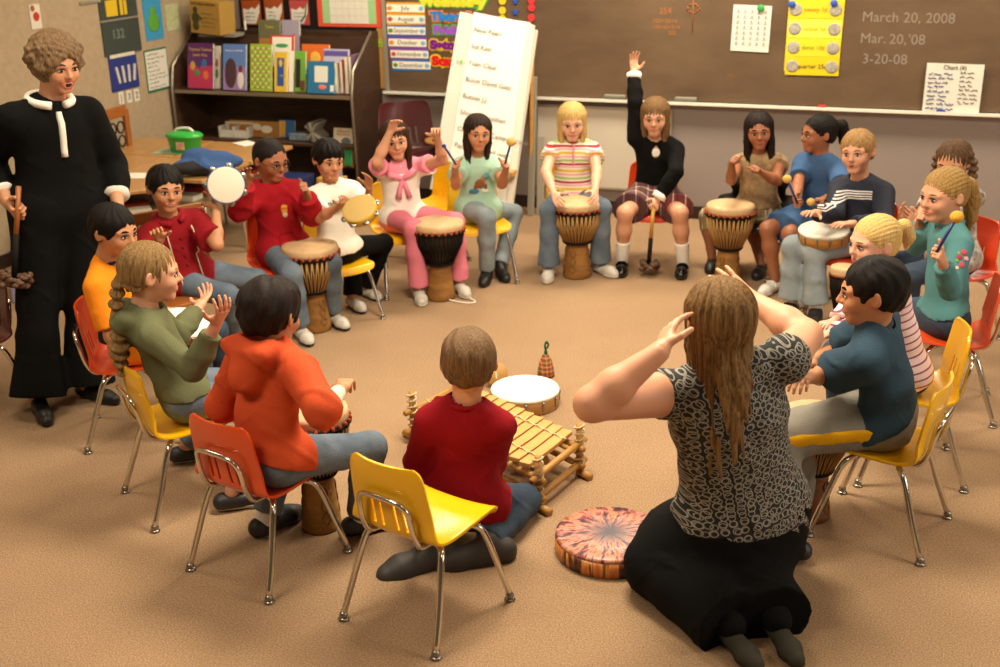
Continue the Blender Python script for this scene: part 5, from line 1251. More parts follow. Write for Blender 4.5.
add('pink', 'girl in pink with long brown hair and both arms raised beside her djembe', s=1.0, pel=(403, 6.6), neck=(399, 163, 6.55), yaw=14, look=(10, 6, 6), head=(395, 140),
    armR=arm((377, 162, -1), (390, 132, -1), (397, 114, -1), (.5, -1, 0), .2), armL=arm((443, 160, 0 or -1), (437, 137, -1), (436, 121, -1), (0, -1, 0), .45), lift=dict(R=.03, L=.01),
    legR=leg((413, 228), (419, 288), 10), legL=leg((455, 222), (459, 281), 20), skin=SK['fair'], hair=('bangs', '#21130c', '#4a2e1e', dict(len=1.35, fw=.10)), smile=.7, lip='#b5554f',
    top=dict(name='blouse', mat=stripe_mat([(0, .70, '#ece4dc'), (.70, 1., '#e58aa0')], .40, name='white_and_pink_cloth'), sleeve=.45, flare=.014, hem=.05, extras=[tie('#e48ca2')]), bottom=dict(name='trousers', mat=cl('#dc7c8e'), flare=.022), shoes=dict(mat=SHW, low=1, lace=mat('#efe8dc', .8)))
add('mint', 'dark-haired girl in a mint T-shirt and ripped jeans holding two blue mallets', s=.97, pel=(477, 6.75), neck=(479, 157, 6.7), yaw=8, look=(12, 4, -4), head=(478, 133),
    armR=arm((456, 185, -1), (455, 169, -1), (453, 159, -1), (.5, -.4, 0), .9), armL=arm((502, 184, -1), (506, 169, -1), (508, 158, -1), (-.5, -.4, 0), .9),
    legR=leg((487, 217), (487, 270), -10), legL=leg((514, 213), (500, 266), 15), skin=SK['tan'], hair=('straight', '#18100c', '#38241a', dict(len=.95, fw=.05)), smile=-.4, gz=2,
    top=dict(name='tee_shirt', mat=cl('#a9cdb8', .12), sleeve=.55, flare=.02, hem=.08, extras=[blot([(0, .58, .03, .03, '#8a5a3c'), (.02, .68, .016, .025, '#a8795a'), (-.03, .44, .03, .015, '#3f7fa0'), (.03, .45, .02, .012, '#e6e2d6'), (-.025, .5, .01, .02, '#8a5a3c'), (.035, .52, .008, .02, '#8a5a3c'), (.035, .74, .015, .02, '#5fa0b5')])]), bottom=dict(name='jeans', mat=DENIML), shoes=dict(mat=BLACK, sole=BLACK, k=1.05))
add('striped', 'blonde girl in a striped shirt and jeans with her hands on her djembe', s=1.03, pel=(572, 6.95), neck=(573, 141, 6.95), yaw=-1, look=(-2, 10, 0), head=(572, 122),
    armR=arm((546, 172, -1), (554, 194, -1), (559, 204, -1), (.6, 0, -.6), .25), armL=arm((597, 172, -1), (595, 191, -1), (596, 203, -1), (-.6, 0, -.6), .25),
    legR=leg((549, 210), (549, 266), -8), legL=leg((602, 208), (600, 262), 35), skin=SK['pale'], hair=('bangs', '#a88448', '#d9ba7a', dict(len=.95, fw=.06)), brow='#a8885a', smile=0, iris='#4a4438',
    top=dict(name='striped_shirt', mat=stripe_mat([(.0, .12, '#b32a3a'), (.22, .34, '#9fc06a'), (.44, .54, '#e0a0a8'), (.62, .76, '#d9b23a'), (.86, .94, '#e8a0b0')], .105, base='#e6e0d4'), sleeve=.42, flare=.02, hem=.05, extras=[placket(0, .62, '#d98a9a', .006)]), bottom=dict(name='jeans', mat=DENIM, flare=.03), shoes=dict(mat=SHW, sole=SOLEW, low=1, lace=mat('#8a6a5a', .8)))
add('plaid', 'girl in a black jumper and plaid skirt with one arm stretched straight up', s=1.03, pel=(654, 6.95), neck=(656, 140, 6.95), yaw=-6, look=(-12, 8, 0), head=(655, 117), lift=dict(R=.05),
    armR=arm((635, 100, 1), (634, 73, 1), (633, 50, 1), (.3, -1, 0), .15), armL=arm((676, 172, -1), (657, 200, -1), (653, 214, -1), (-.4, .5, -.2), .8),
    legR=leg((625, 213), (622, 260), -8), legL=leg((680, 213), (683, 262), -14), skin=SK['fair'], hair=('bangs', '#4e3620', '#8c6a44', dict(len=.95, fw=.05)), brow='#5a4028', smile=-.1,
    top=dict(name='jumper', mat=BLK, sleeve=1.9, hem=.06, vneck=1, nd=.075, nw=.032, off=.011, cuff=WHITE, extras=[blot([(0, .80, .03, .03, '#e8e2da')], 'undershirt')]), bottom=dict(name='skirt', mat=plaid_mat('#7a2a30', [(.2, .12, '#2c2a2c'), (.55, .05, '#e0d8cc'), (.8, .1, '#3f4a44')], per=(.07, .07), ax=('X', 'Y')), skirt=.78, off=.016), shoes=dict(mat=mat('#0c0b0c', .2), sole=BLACK, low=1, strap=1, sock=SOCK, sockh=.42))
add('tan_top', 'smiling girl with long wavy black hair in a tan top and checked shorts', s=.98, pel=(758, 6.6), neck=(759, 154, 6.6), yaw=-12, look=(-10, 4, 4), head=(759, 131),
    armR=arm((731, 180, -1), (732, 165, -1), (734, 153, -1), (.4, -.6, 0), .9), armL=arm((777, 181, -1), (760, 172, -1), (753, 163, -1), (-.5, -.4, -.2), .9),
    legR=leg((708, 216), (712, 258), -15), legL=leg((752, 222), (761, 264), -25), skin=SK['brown'], hair=('straight', '#0f0b0a', '#2a1c18', dict(len=1.75, w=.04, fw=.10)), smile=.8, lip='#a8504a',
    top=dict(name='top', mat=mat('#b59a72', .85, var=.9, vs=16, col2='#5f4436', bump=.2, bs=200), sleeve=.25, flare=.015, hem=-.035, hemf=-.1), bottom=dict(name='checked_shorts', mat=plaid_mat('#8a7350', [(.3, .06, '#d8ccb0'), (.7, .05, '#5e4c36')], per=(.06, .06), ax=('X', 'Y')), len=1.28, flare=.02), shoes=dict(mat=BLACK, sole=BLACK, low=1, k=.9))
add('blue_dress', 'dark-haired girl with a ponytail in a blue dress, seen from the side', s=1.0, pel=(822, 6.45), neck=(820, 157, 6.4), yaw=-50, look=(-78, 2, 0), head=(818, 134),
    armR=arm((798, 184, -1), (796, 199, -1), (795, 208, -1), (.5, -.5, 0), .85), armL=arm((842, 190, -1), (825, 199, -1), (815, 200, -1), (0, 0, -1), .85),
    legR=leg((768, 229), (775, 280), -45), legL=leg((790, 234), (812, 290), -45), skin=SK['brown'], hair=('tail',)+BLH+(dict(chains=[([(.0, -.45, .22), (0, -.66, .16), (0, -.74, -.05), (0, -.68, -.3)], [.10, .17, .17, .06])]),), smile=.2,
    hairbits=[((0, -.50, .24), .09, '#e0785a', 'hair_tie')],
    top=dict(name='dress', mat=cl('#42618c', .2), sleeve=.7, dress=.85, off=.014, flare=.01), shoes=dict(mat=mat('#e6e2da', .4), sole=mat('#e6e2da', .4), low=1, strap=1))
add('navy', 'fair-haired boy in a navy jumper with white chest stripes, hands on a flat drum', s=1.04, pel=(860, 5.95), neck=(861, 180, 5.95), yaw=-38, look=(-34, 2, 4), head=(857, 152),
    armR=arm((835, 214, -1), (816, 213, -1), (804, 211, -1), (0, 0, -1), .12), armL=arm((884, 224, -1), (851, 224, -1), (833, 223, -1), (0, 0, -1), .12),
    legR=leg((793, 246), (791, 304), -30), legL=leg((814, 252), (816, 310), -20), skin=SK['fair'], hair=('short', '#7d5a34', '#b08a58'), brow='#8a6238', smile=.2, mouth=.25, iris='#3d3428',
    top=dict(name='jumper', mat=stripe_mat([(0, .25, '#d8d2cc'), (.5, .75, '#d8d2cc')], .024, base='#10152a', lo=.225, hi=.275, xl=.085, name='navy_cloth'), sleeve=1.9, off=.013, loose=.006, hem=.06), bottom=dict(name='jeans', mat=DENIML, flare=.03, len=1.88), shoes=dict(mat=SHB, sole=SOLEW, lace=mat('#8d2a2a', .7), sock=SOCK, k=1.08))
add('braids', 'girl with two braids clapping behind the girl in teal', s=1.0, pel=(955, 5.6), neck=(955, 184, 5.6), yaw=-55, look=(-40, 16, 0), head=(953, 163),
    armR=arm((918, 222, -1), (906, 224, -1), (897, 204, -1), (.6, -.5, 0), .1), armL=arm((936, 232, -1), (918, 224, -1), (901, 210, -1), (-.5, .6, .1), .1),
    legR=leg((898, 262), (880, 300), -60), legL=leg((910, 275), (905, 320), -60), skin=SK['lt'], hair=('tail', '#3f2a1c', '#6f5238', dict(braid=.2, chains=[([(q*.34, -.12, .18), (q*.42, -.12, -.05), (q*.44, -.05, -.35), (q*.45, 0, -.6)], [.10, .10, .09, .06]) for q in (-1, 1)])), smile=.1,
    top=dict(name='blouse', mat=mat('#d8d0c6', .85, var=1., vs=26, col2='#4a2f34'), sleeve=.6), bottom=dict(name='jeans', mat=DENIMD), shoes=dict(mat=SHW, low=1))
add('teal', 'girl with a blonde ponytail in a teal top holding a brass bell by her face', s=1.06, pel=(1.86, 4.75), neck=(950, 223, 4.75), yaw=-88, look=(-66, 6, 0), head=(943, 195),
    armR=arm((916, 246, 1), (919, 222, -1), (921, 206, -1), (.3, -.3, 0), .9), armL=arm((950, 290, -1), (942, 261, -1), (938, 246, -1), (-.4, .4, 0), .92),
    legR=leg((893, 312), (885, 365), -70), legL=leg((905, 325), (900, 385), -70), skin=SK['fair'], hair=('tail', '#7c5c2e', '#b08c54', dict(chains=[([(0, -.46, .18), (.0, -.62, .05), (0, -.72, -.25), (0, -.70, -.62), (0, -.66, -.85)], [.10, .16, .17, .13, .05])])), brow='#9a7a50', smile=0,
    hairbits=[((0, -.50, .17), .11, '#e8e2dc', 'scrunchie'), ((0, -.56, .02), .08, '#e8e2dc', 'ribbon')],
    top=dict(name='top', mat=cl('#54868a', .2), sleeve=1.85, off=.009, hem=-.03, hemf=-.1, extras=[embroidery]), bottom=dict(name='jeans', mat=DENIMD), shoes=dict(mat=SHB, low=1))
add('little', 'little blonde girl with a short ponytail in a pink striped top', s=.92, pel=(1.51, 4.17), neck=(883, 268, 4.17), yaw=-85, look=(-72, 4, 0), head=(873, 243), hh=.195,
    armR=arm((858, 300, 1), (834, 322, -1), (815, 325, -1), (0, 0, -1), .3), armL=arm((866, 325, -1), (830, 334, -1), (810, 338, -1), (0, 0, -1), .3),
    legR=leg((835, 352), (838, 410), -60), legL=leg((850, 368), (850, 425), -60), skin=SK['pale'], hair=('tail', '#b28d4e', '#dcbc7c', dict(chains=[([(0, -.45, .22), (.0, -.66, .2), (0, -.76, -.02), (0, -.72, -.22)], [.09, .14, .13, .05])])), brow='#c0a070', smile=0,
    hairbits=[((0, -.50, .24), .08, '#3a2418', 'hair_tie')],
    top=dict(name='striped_top', mat=stripe_mat([(0, .22, '#8f4a62')], .028, base='#e6cdd0'), sleeve=1.9, off=.010), bottom=dict(name='jeans', mat=DENIMD), shoes=dict(mat=SHW, low=1))
add('slate_tee', 'black-haired boy in a slate blue T-shirt and grey trousers with a yellow stripe', s=1.1, pel=(888, 3.72), pz=.42, neck=(874, 326, 3.66), yaw=-115, look=(-104, 6, 0), head=(871, 292), slump=.01, hi=True,
    armR=arm((836, 352, 1), (812, 362, -1), (795, 366, -1), (0, 0, -1), .3), armL=arm((826, 374, 1), (808, 378, -1), (796, 380, -1), (0, 0, -1), .3),
    legR=leg((800, 425), (800, 500), -110), legL=leg((780, 440), (790, 540), -110), skin=SK['tan'], hair=('short',)+BLH, smile=0,
    top=dict(name='tee_shirt', mat=cl('#33495a'), sleeve=.8, flare=.024, loose=.01, hem=.0, hemf=-.1, off=.014, amp=.006), bottom=dict(name='sweatpants', mat=cl('#8f8a80', .3), off=.014, stripe=(cl('#e0a512'), 'L')), shoes=dict(mat=SHB, low=1))
add('orange_hoodie', 'boy in an orange hooded shirt seen from behind, drumming on a djembe', s=1.1, pel=(270, 3.52), pz=.42, neck=(273, 346, 3.56), yaw=140, look=(150, 14, 0), head=(272, 314), slump=.02, hi=True,
    armR=arm((322, 410, -1), (342, 389, 1), (349, 373, 1), (0, 0, -1), .4), armL=arm(None, (-.78, 3.80, .52), (-.68, 3.86, .50), (0, 0, -1), .3), 
    legR=leg((370, 448), (360, 515), 120), legL=leg((285, 447), (266, 515, .07), 140), skin=SK['tan'], hair=('boy', '#100b09', '#2a1c16'), smile=0,
    top=dict(name='hooded_shirt', mat=cl('#c44c28'), sleeve=1.1, hood=1.2, flare=.006, loose=.010, off=.015, hem=.02, hemf=-.1, amp=.007, under=(cl('#d9d2bf', .1), 1.85)), bottom=dict(name='jeans', mat=DENIM), shoes=dict(mat=SHB, sole=SHB, low=1, sock=SOCK, sockh=.2))
add('green', 'girl with a long honey-blonde braid in a green hooded top holding her hands out', s=1.06, pel=(-1.15, 4.05), pz=.42, neck=(142, 309, 4.0), yaw=105, look=(108, 6, 0), head=(152, 273), slump=.0, hi=True,
    armR=arm((193, 370, -1), (216, 324, -1), (229, 300, -1), (-.3, .3, 1), .2, .8), armL=arm((178, 335, 1), (200, 306, 1), (212, 287, 1), (-.5, -.5, .6), .2, .8),
    legR=leg((262, 402), (232, 492), 110), legL=leg((245, 385), (186, 446), 110), skin=SK['fair'], hair=('tail', '#604628', '#a07e52', dict(braid=-.1, chains=[([(0.02, -.42, .0), (.05, -.54, -.2), (.09, -.57, -.5), (.12, -.54, -.80), (.13, -.54, -.95), (.15, -.54, -1.25), (.15, -.50, -1.7)], [.12, .10, .095, .07, .11, .15, .05])])), brow='#a8844e', smile=.2,
    hairbits=[((.12, -.52, -.86), .085, '#1a1413', 'hair_tie')],
    top=dict(name='hooded_top', mat=cl('#66684a', .25), sleeve=1.8, hood=1, off=.011, hem=-.02, hemf=-.1, amp=.006, loose=.002), bottom=dict(name='jeans', mat=DENIM), shoes=dict(mat=SHB, sole=SOLEW, low=1, lace=mat('#c0506a', .7)))
add('red_shirt', 'boy in a dark red long-sleeved shirt kneeling at the balafon', s=1.12, lift=dict(R=-.025, L=-.025), K=dict(sw=.108, chest=.092, waist=.09), pel=(464, 3.66), pz=.17, neck=(465, 402, 3.62), yaw=165, syaw=172, look=(178, 6, 0), head=(469, 362), slump=-.02, hi=True,
    armL=arm((418, 462, 1), (455, 462, 1), (472, 455, 1), (0, 0, -1), .5), armR=arm((492, 462, 1), (480, 462, 1), (470, 455, 1), (0, 0, -1), .5),
    legR=leg((524, 500, .07), (488, 544, .06), -78, pitch=5), legL=leg((440, 510, .08), (432, 548, .06), -66, pitch=5), skin=SK['fair'], hair=('short', '#4f3a26', '#84664a'), brow='#5a4028', smile=0,
    top=dict(name='long_sleeved_shirt', mat=cl('#8c0f1c'), sleeve=1.9, off=.014, loose=.008, hem=.10, amp=.008, hemf=-.05), bottom=dict(name='jeans', mat=DENIMD), shoes=dict(mat=SHG, sole=SHG, k=1.15, fat=1.4))
add('woman', 'kneeling woman with long light brown hair in a black and cream ring-print top', adult=True, s=.98, K=dict(hip=.185, r_th=.11, r_kn=.085, r_ua=.062, r_el=.05, r_wr=.03, chest=.165, waist=.160, sw=.180), hh=.245, pel=(741, 3.34), pz=.27, neck=(724, 372, 3.26), yaw=198, syaw=183, look=(196, 4, 0), head=(717, 320), bulk=1., hi=True, res=.008,
    armL=arm((592, 404, -1), (660, 352, 1), (677, 308, 1), (.5, .5, .1), .12, .9), armR=arm((806, 336, 1), (752, 300, 1), (703, 262, 1), (-.3, .6, 0), .15, 1.), lift=dict(R=.05, L=.02),
    legL=leg((658, 566, .10), (727, 622, .07), 20, pitch=0), legR=leg((738, 548, .10), (775, 616, .07), 10, pitch=0), skin='#d39878', hair=('straight', '#4a3019', '#937044', dict(len=2.45, w=-.06, fw=-.06, bk=.40, rag=.42)), brow='#6a4a2c', smile=.4,
    top=dict(name='ring_print_top', mat=ring_mat(), sleeve=.07, off=.012, loose=0., hem=.125, hemf=0., hipx=.018, amp=.006, bust=1, flare=.0), bottom=dict(name='skirt_trousers', mat=BLK, flare=.06, off=.02, amp=.008, len=2.04, extra=[(-.02, .03, -.10, .255, .20, .155), (-.12, .10, -.12, .17, .19, .14)]), shoes=dict(mat=mat('#3d3a30', .75, var=.4, vs=12), sole=mat('#2a241c', .7), low=1, k=1.0, sock=BLK, sockh=.3))
ONLY = globals().get('ONLY_PEOPLE')
for key, label, P in SPEC:
    if ONLY is not None and key not in ONLY: continue
    P['shoes'] = P.get('shoes'); person(label, P); PP[key] = P['_']
# ------------------------------------------------------------------ chairs
def behind(k, d=.0, side=0.):
    q = PP[k]; f = U([q['fwd'][0], q['fwd'][1], 0]); r = np.cross(f, [0, 0, 1]); return q['pel']+f*(.03+d)+r*side
school_chair((-.243, 3.254), 144, YEL, 'empty yellow plastic chair in the foreground behind the kneeling boy in red')
school_chair((1.30, 3.708), -123, YEL, 'yellow plastic chair under the boy in the slate T-shirt')
school_chair((-.79, 3.57), 145, ORA, 'orange plastic chair under the boy in the orange hooded shirt')
school_chair((-1.17, 4.04), 122, YEL, 'yellow plastic chair under the girl with the long braid'); school_chair((-1.53, 4.66), 102, ORA, 'orange plastic chair under the boy in the orange T-shirt')
school_chair((1.53, 4.16), -100, YEL, 'yellow plastic chair under the little blonde girl, behind the slate T-shirt'); school_chair((1.88, 4.73), -107, ORA, 'orange-red plastic chair under the girl in the teal top')
CH = [('red_hoodie', RED, 'red-orange plastic chair under the boy with glasses', 30, 0.), ('white_tee', YEL, 'yellow plastic chair under the boy in the white T-shirt', 30, -.03),
      ('pink', YEL, 'yellow plastic chair under the girl in pink trousers', 22, 0.), ('mint', YEL, 'yellow plastic chair under the girl in the mint T-shirt', 12, 0.),
      ('striped', YEL, 'yellow plastic chair under the blonde girl in stripes', 0, 0.), ('plaid', RED, 'red plastic chair under the girl in the plaid skirt', -4, 0.),
      ('tan_top', '#1c1513', 'dark chair with a black jacket over it under the long-haired girl', -15, -.09), ('blue_dress', ORA, 'chair under the girl in the blue dress', -50, 0.),
      ('navy', RED, 'red plastic chair under the boy in the navy jumper', -38, 0.), ('braids', RED, 'red chair under the girl with braids', -60, 0.),
     ]
for k, c, lb, yw, d in CH:
    if k in PP: P = behind(k, d); school_chair((P[0], P[1]), yw, c, lb, sc=.9 if k == 'white_tee' else 1.)
if 'burgundy' in PP:
    P = behind('burgundy'); iron_chair((P[0], P[1]), math.radians(38)+math.pi, 'black iron-framed chair under the boy in burgundy').scale = (1, 1, .84)
P = onz(415, 108, .70); school_chair((-.56, 8.12, 0), 18, BUR, 'dark maroon plastic chair standing empty by the easel', sc=1.33)
P = onz(425, 205, .335); school_chair((P[0], P[1]), -60, YEL, 'yellow plastic chair between the girl in pink and the easel')
P = onz(-12, 345, .3); school_chair((P[0]-.1, P[1]), -40, BUR, 'chair with chrome legs at the left edge behind the teacher')
# black jacket over the tan girl's chair
if 'tan_top' in PP:
    q = PP['tan_top']; f = U([q['fwd'][0], q['fwd'][1], 0]); r = np.cross(f, [0, 0, 1]); b = q['pel']*np.array([1, 1, 0])
    pr = [rc(b-f*.19-r*.12+np.array([0, 0, .5]), b-f*.19+r*.12+np.array([0, 0, .5]), .05, k=.04), rc(b-f*.20-r*.16+np.array([0, 0, .36]), b-f*.20+r*.16+np.array([0, 0, .36]), .065, k=.05), rc(b-f*.17+r*.19+np.array([0, 0, .40]), b+f*.0+r*.20+np.array([0, 0, .31]), .04, k=.05), rc(b-f*.17-r*.19+np.array([0, 0, .40]), b+f*.0-r*.20+np.array([0, 0, .31]), .04, k=.05)]
    V, Q = sdf_mesh([dict(p) for p in pr], .009); V = wrinkle(V, Q, .012, 18, 4); o = link('jacket', np_mesh('jacket', V-b, Q), mat('#16110f', .7, bump=.3, bs=80), None, b); tag(o, 'black jacket draped over the chair of the long-haired girl', 'jacket')
# ------------------------------------------------------------------ instruments
def g(px, py, z=0.): p = onz(px, py, z); return p
P = g(316, 329); djembe(P, .138, .455, 'wooden djembe standing in front of the boy with glasses')
P = g(441, 298); djembe(P, .134, .44, 'djembe with a dark leather foot in front of the girl in pink', wood='#9a6a2e')
P = g(577, 276); djembe(P, .138, .45, 'carved wooden djembe held by the blonde girl in stripes')
P = g(727, 285); djembe(P, .128, .47, 'djembe with black lacing in front of the long-haired girl', wood='#a9793a')
P = g(322, 526); djembe(P, .118, .46, 'djembe being played by the boy in the orange hooded shirt', wood='#a97a34')
P = g(838, 345); djembe((P[0], P[1]), .062, .40, 'small djembe in front of the little blonde girl', wood='#9a6a2e')
P = g(822, 518); djembe((P[0]-.04, P[1]+.02), .12, .40, 'djembe half hidden between the kneeling woman and the slate T-shirt boy', wood='#7c4a20')
# shoelace-like cord on the pink girl's djembe
P = g(470, 300); tag(MB().tube(spline([(0, 0, .012), (.03, -.05, .005), (-.03, -.06, .005), (-.13, .0, .01), (-.18, .09, .015)], 5), .004, 6).build('shoelace', mat('#e2dccf', .8), None, 0, (P[0], P[1], 0)), 'loose white lace trailing on the carpet by the djembe', 'lace')
tambourine(aty(226, 185, PP['burgundy']['hands']['L'][0][1]-.03), (.25, -1, .15), .088, .035, '#2c57a0', 'blue-rimmed tambourine with a white skin held up by the boy in burgundy')
tambourine(aty(359, 208, PP['white_tee']['hands']['R'][4][1]-.05), (-.25, -.55, .8), .085, .042, '#c9a12c', 'yellow wooden tambourine held by the boy in the white T-shirt', nj=8, sc='#b3924e')
frame_drum(tuple(g(824, 229, .475)), (-.05, -.1, 1), .125, .06, '#c9954a', 'round flat drum on the lap of the boy in the navy jumper')
frame_drum(tuple(g(184, 322, .47)), (.25, -.2, 1), .11, .04, '#d0a23c', 'small flat drum on the lap of the boy in the orange T-shirt')
frame_drum(tuple(g(525, 388, .075)), (0, 0, 1), .148, .07, '#c69a5c', 'white-skinned frame drum lying on the carpet by the balafon', skin='#ece8dc')
# mallets held in fists
def fist(k, sd, a=.62): h = PP[k]['hands'][sd]; return h[0]+(h[4]-h[0])*.55+h[2]*.012
c = fist('mint', 'R'); mallet(c, aty(444, 146, c[1]-.03), 'blue mallet in the left-hand fist of the girl in mint', head='#2a3f8a', hr=.012)
c = fist('mint', 'L'); mallet(c, aty(511, 142, c[1]-.02), 'blue mallet with a round head beside the face of the girl in mint', hr=.026)
c = fist('blue_dress', 'R'); mallet(c, aty(787, 179, c[1]-.02), 'blue-handled mallet held by the girl in the blue dress', hr=.024)
c = fist('blue_dress', 'L'); mallet(c, aty(811, 202, c[1]-.06), 'short mallet in the near fist of the girl in the blue dress', hr=.022)
c = fist('teal', 'L'); b_ = aty(957, 217, c[1]-.01); e = mallet(c, b_, 'brass bell on a blue handle held by the girl in teal', head='#c99a3a', hr=.026, name='hand_bell'); e['category'] = 'bell'
c = fist('plaid', 'L'); bt = g(650, 264, .05); rattle(c, (c[0]-.02, c[1], .05), 'pod rattle with a long wooden handle standing on the floor before the plaid skirt', True, .055)
c = fist('teacher', 'R'); rattle(c+np.array([.02, 0, .12]), aty(14, 282, c[1]-.05), 'dark pod rattle with a brown handle in the teacher\'s hand', False, .07)
# glasses
q = PP['red_hoodie']; H3 = Matrix([list(q['HM'][:, 0])+[q['hc'][0]], list(q['HM'][:, 1])+[q['hc'][1]], list(q['HM'][:, 2])+[q['hc'][2]], [0, 0, 0, 1]]) @ Matrix.Scale(q['hs'], 4)
m = MB()
for s_ in (-1, 1):
    m.tube([(s_*.15+.10*math.cos(t), .42, .0+.065*math.sin(t)) for t in np.linspace(0, 6.283, 16, False)], .008, 6, closed=True, M=H3); m.tube([(s_*.25, .42, .01), (s_*.37, .2, .02), (s_*.39, -.05, .03)], .008, 6, M=H3)
m.tube([(-.05, .42, .01), (.05, .42, .01)], .008, 6, M=H3); m.v = [(a-q['base'][0], b-q['base'][1], c) for a, b, c in m.v]
m.build('glasses', mat('#2a2220', .3, .5), q['root'])
# teal girl's embroidery
q = PP['teal']; sh_ = q['hands']['L']
# ------------------------------------------------------------------ balafon
b0 = np.array([.0, .0, 0]); nR, fR = np.array([.095, 3.91]), np.array([.268, 4.19]); nL, fL = np.array([-.34, 4.46]), np.array([-.15, 4.71])
C = (nR+fR+nL+fL)/4; e = empty('balafon', (C[0], C[1], 0), 0, 'wooden balafon with tied bars on a low frame in front of the kneeling boy', 'xylophone')
BAR = mat('#cf9c56', .4, var=.5, vs=5, col2='#b07c3a', stretch=(4, 4, 4)); nb_ = 12; zt = .165
def L2(a, b, t): return a+(b-a)*t
BAMB = mat('#b8863f', .5, var=.5, vs=8, col2='#8f6228'); CORD = mat('#cdbb95', .85, bump=.5, bs=300)
for i in range(nb_):
    t = (i+.5)/nb_; n_, f_ = L2(nR, nL, t)-C, L2(fR, fL, t)-C; mid = (n_+f_)/2; d = U(np.append(f_-n_, 0)); ln = np.linalg.norm(f_-n_); x = np.array([d[1], -d[0], 0])
    sk = U(np.append(nL-nR, 0)); wd_ = .046-.0006*i
    M = frame((mid[0], mid[1], zt-.008), x, d)
    k = MB().add([(sx*wd_/2*(1 if abs(sy) < .99 else .92), sy*ln/2, z_-(.0 if abs(sy) > .5 else .003)) for sy in (-1, -.96, 0, .96, 1) for sx in (-1, 1) for z_ in (-.009, .009)], [(4*j+a_, 4*j+b__, 4*j+4+b__, 4*j+4+a_) for j in range(4) for a_, b__ in ((0, 1), (1, 3), (3, 2), (2, 0))]+[(0, 2, 3, 1), (16, 17, 19, 18)], M=M)
    k.build('bar', BAR, e, .003)
for f_ in (.22, .78):
    MB().tube([np.append(L2(L2(nR, nL, t), L2(fR, fL, t), f_)-C, zt+.002+.0035*math.cos(i*3.14159)) for i, t in enumerate(np.linspace(-.02, 1.02, 27))], .0035, 6).build('bar_cord', CORD, e)
    MB().tube([np.append(L2(nR, fR, f_)-C+(nR-nL)*.05, zt-.03), np.append(L2(nL, fL, f_)-C, zt-.03)], .010, 8).build('bar_rail', BAMB, e)
for f_ in (.04, .96):
    for z_ in (.12, .05): MB().tube([np.append(L2(nR, fR, f_)-C+(nR-nL)*.10, z_), np.append(L2(nL, fL, f_)-C-(nR-nL)*.06, z_)], .013, 8).build('long_rail', BAMB, e)
for a_, b__, s_ in ((nR, fR, 1), (nL, fL, -1)):
    for z_ in (.135, .05): MB().tube([np.append(L2(a_, b__, -.12)-C+(nR-nL)*.06*s_, z_), np.append(L2(a_, b__, 1.12)-C+(nR-nL)*.06*s_, z_)], .013, 8).build('cross_rail', BAMB, e)
    for f_ in (.02, .98):
        p = L2(a_, b__, f_)-C+(nR-nL)*.06*s_; o = MB().tube([np.append(p, 0), np.append(p, .215)], .013, 10).build('post', BAMB, e)
        w_ = MB(); w_.tube([np.append(p, .03+.0083*t/2)+np.array([.018*math.cos(t), .018*math.sin(t), 0]) for t in np.linspace(0, 6.283*7, 90)], .0045, 5)
        w_.build('cord_wrap', CORD, o)
        MB().tube([np.append(p, .015), np.append(p+(nR-nL)*.09*s_, .015)], .016, 8).build('foot', BAMB, o)
for i in range(6):
    t = (i+.7)/6.5; p = L2(L2(nR, nL, t), L2(fR, fL, t), .5)-C; MB().lathe([(.008, .13), (.03, .115), (.042, .085), (.036, .055), (.012, .04)], 16, M=Matrix.Translation((p[0], p[1], 0))).build('gourd', mat('#9a6a30', .5, var=.5, vs=9, col2='#6e441c'), e)
# shaker, wood block, dyed drum
P = g(546, 376); e = empty('shaker', (P[0], P[1], 0), .3, 'small red and green checked shaker standing on the carpet', 'shaker')
MB().lathe([(.03, 0), (.040, .004), (.038, .03), (.028, .075), (.018, .10), (.012, .108)], 28).build('woven_body', plaid_mat('#b0303a', [(.25, .16, '#2c5a35'), (.7, .10, '#c9a53a')], attr=False, per=(.02, .02), ax=('X', 'Z')), e)
MB().tube(spline([(0, 0, .10), (.0, 0, .13), (.012, 0, .15), (.004, 0, .168), (-.004, 0, .15), (0, 0, .125)], 4), .005, 8).ball((0, 0, .118), .009, 10).build('green_loop', mat('#1f5a36', .7), e)
P = g(500, 385, .0); e = empty('wood_block', (P[0]-.02, P[1], .052), 0, 'round wooden block on edge behind the balafon', 'instrument'); e.rotation_euler = (math.radians(65), 0, .2)
MB().lathe([(.05, -.02), (.055, -.014), (.055, .014), (.05, .02)], 28).build('block_body', mat('#b98b4c', .5, var=.3, vs=10), e); MB().box((0, 0, .02), (.006, .04, .003)).build('slot', mat('#e0d2b0', .6), e)
dy, nt, b = new_mat('tie_dyed_skin'); Lk = nt.links; tc = N_(nt, 'ShaderNodeTexCoord'); sx = N_(nt, 'ShaderNodeSeparateXYZ'); Lk.new(tc.outputs['Object'], sx.inputs[0])
an = math_(nt, 'ARCTAN2', sx.outputs['Y'], sx.outputs['X']); rr = math_(nt, 'SQRT', math_(nt, 'ADD', math_(nt, 'POWER', sx.outputs['X'], 2.), math_(nt, 'POWER', sx.outputs['Y'], 2.)))
cx = N_(nt, 'ShaderNodeCombineXYZ'); Lk.new(math_(nt, 'MULTIPLY', math_(nt, 'SINE', an), 1.6), cx.inputs[0]); Lk.new(math_(nt, 'MULTIPLY', math_(nt, 'COSINE', an), 1.6), cx.inputs[1]); Lk.new(math_(nt, 'MULTIPLY', rr, 4.5), cx.inputs[2])
n1 = N_(nt, 'ShaderNodeTexNoise', Scale=3.2, Detail=5., Roughness=.65); Lk.new(cx.outputs[0], n1.inputs['Vector'])
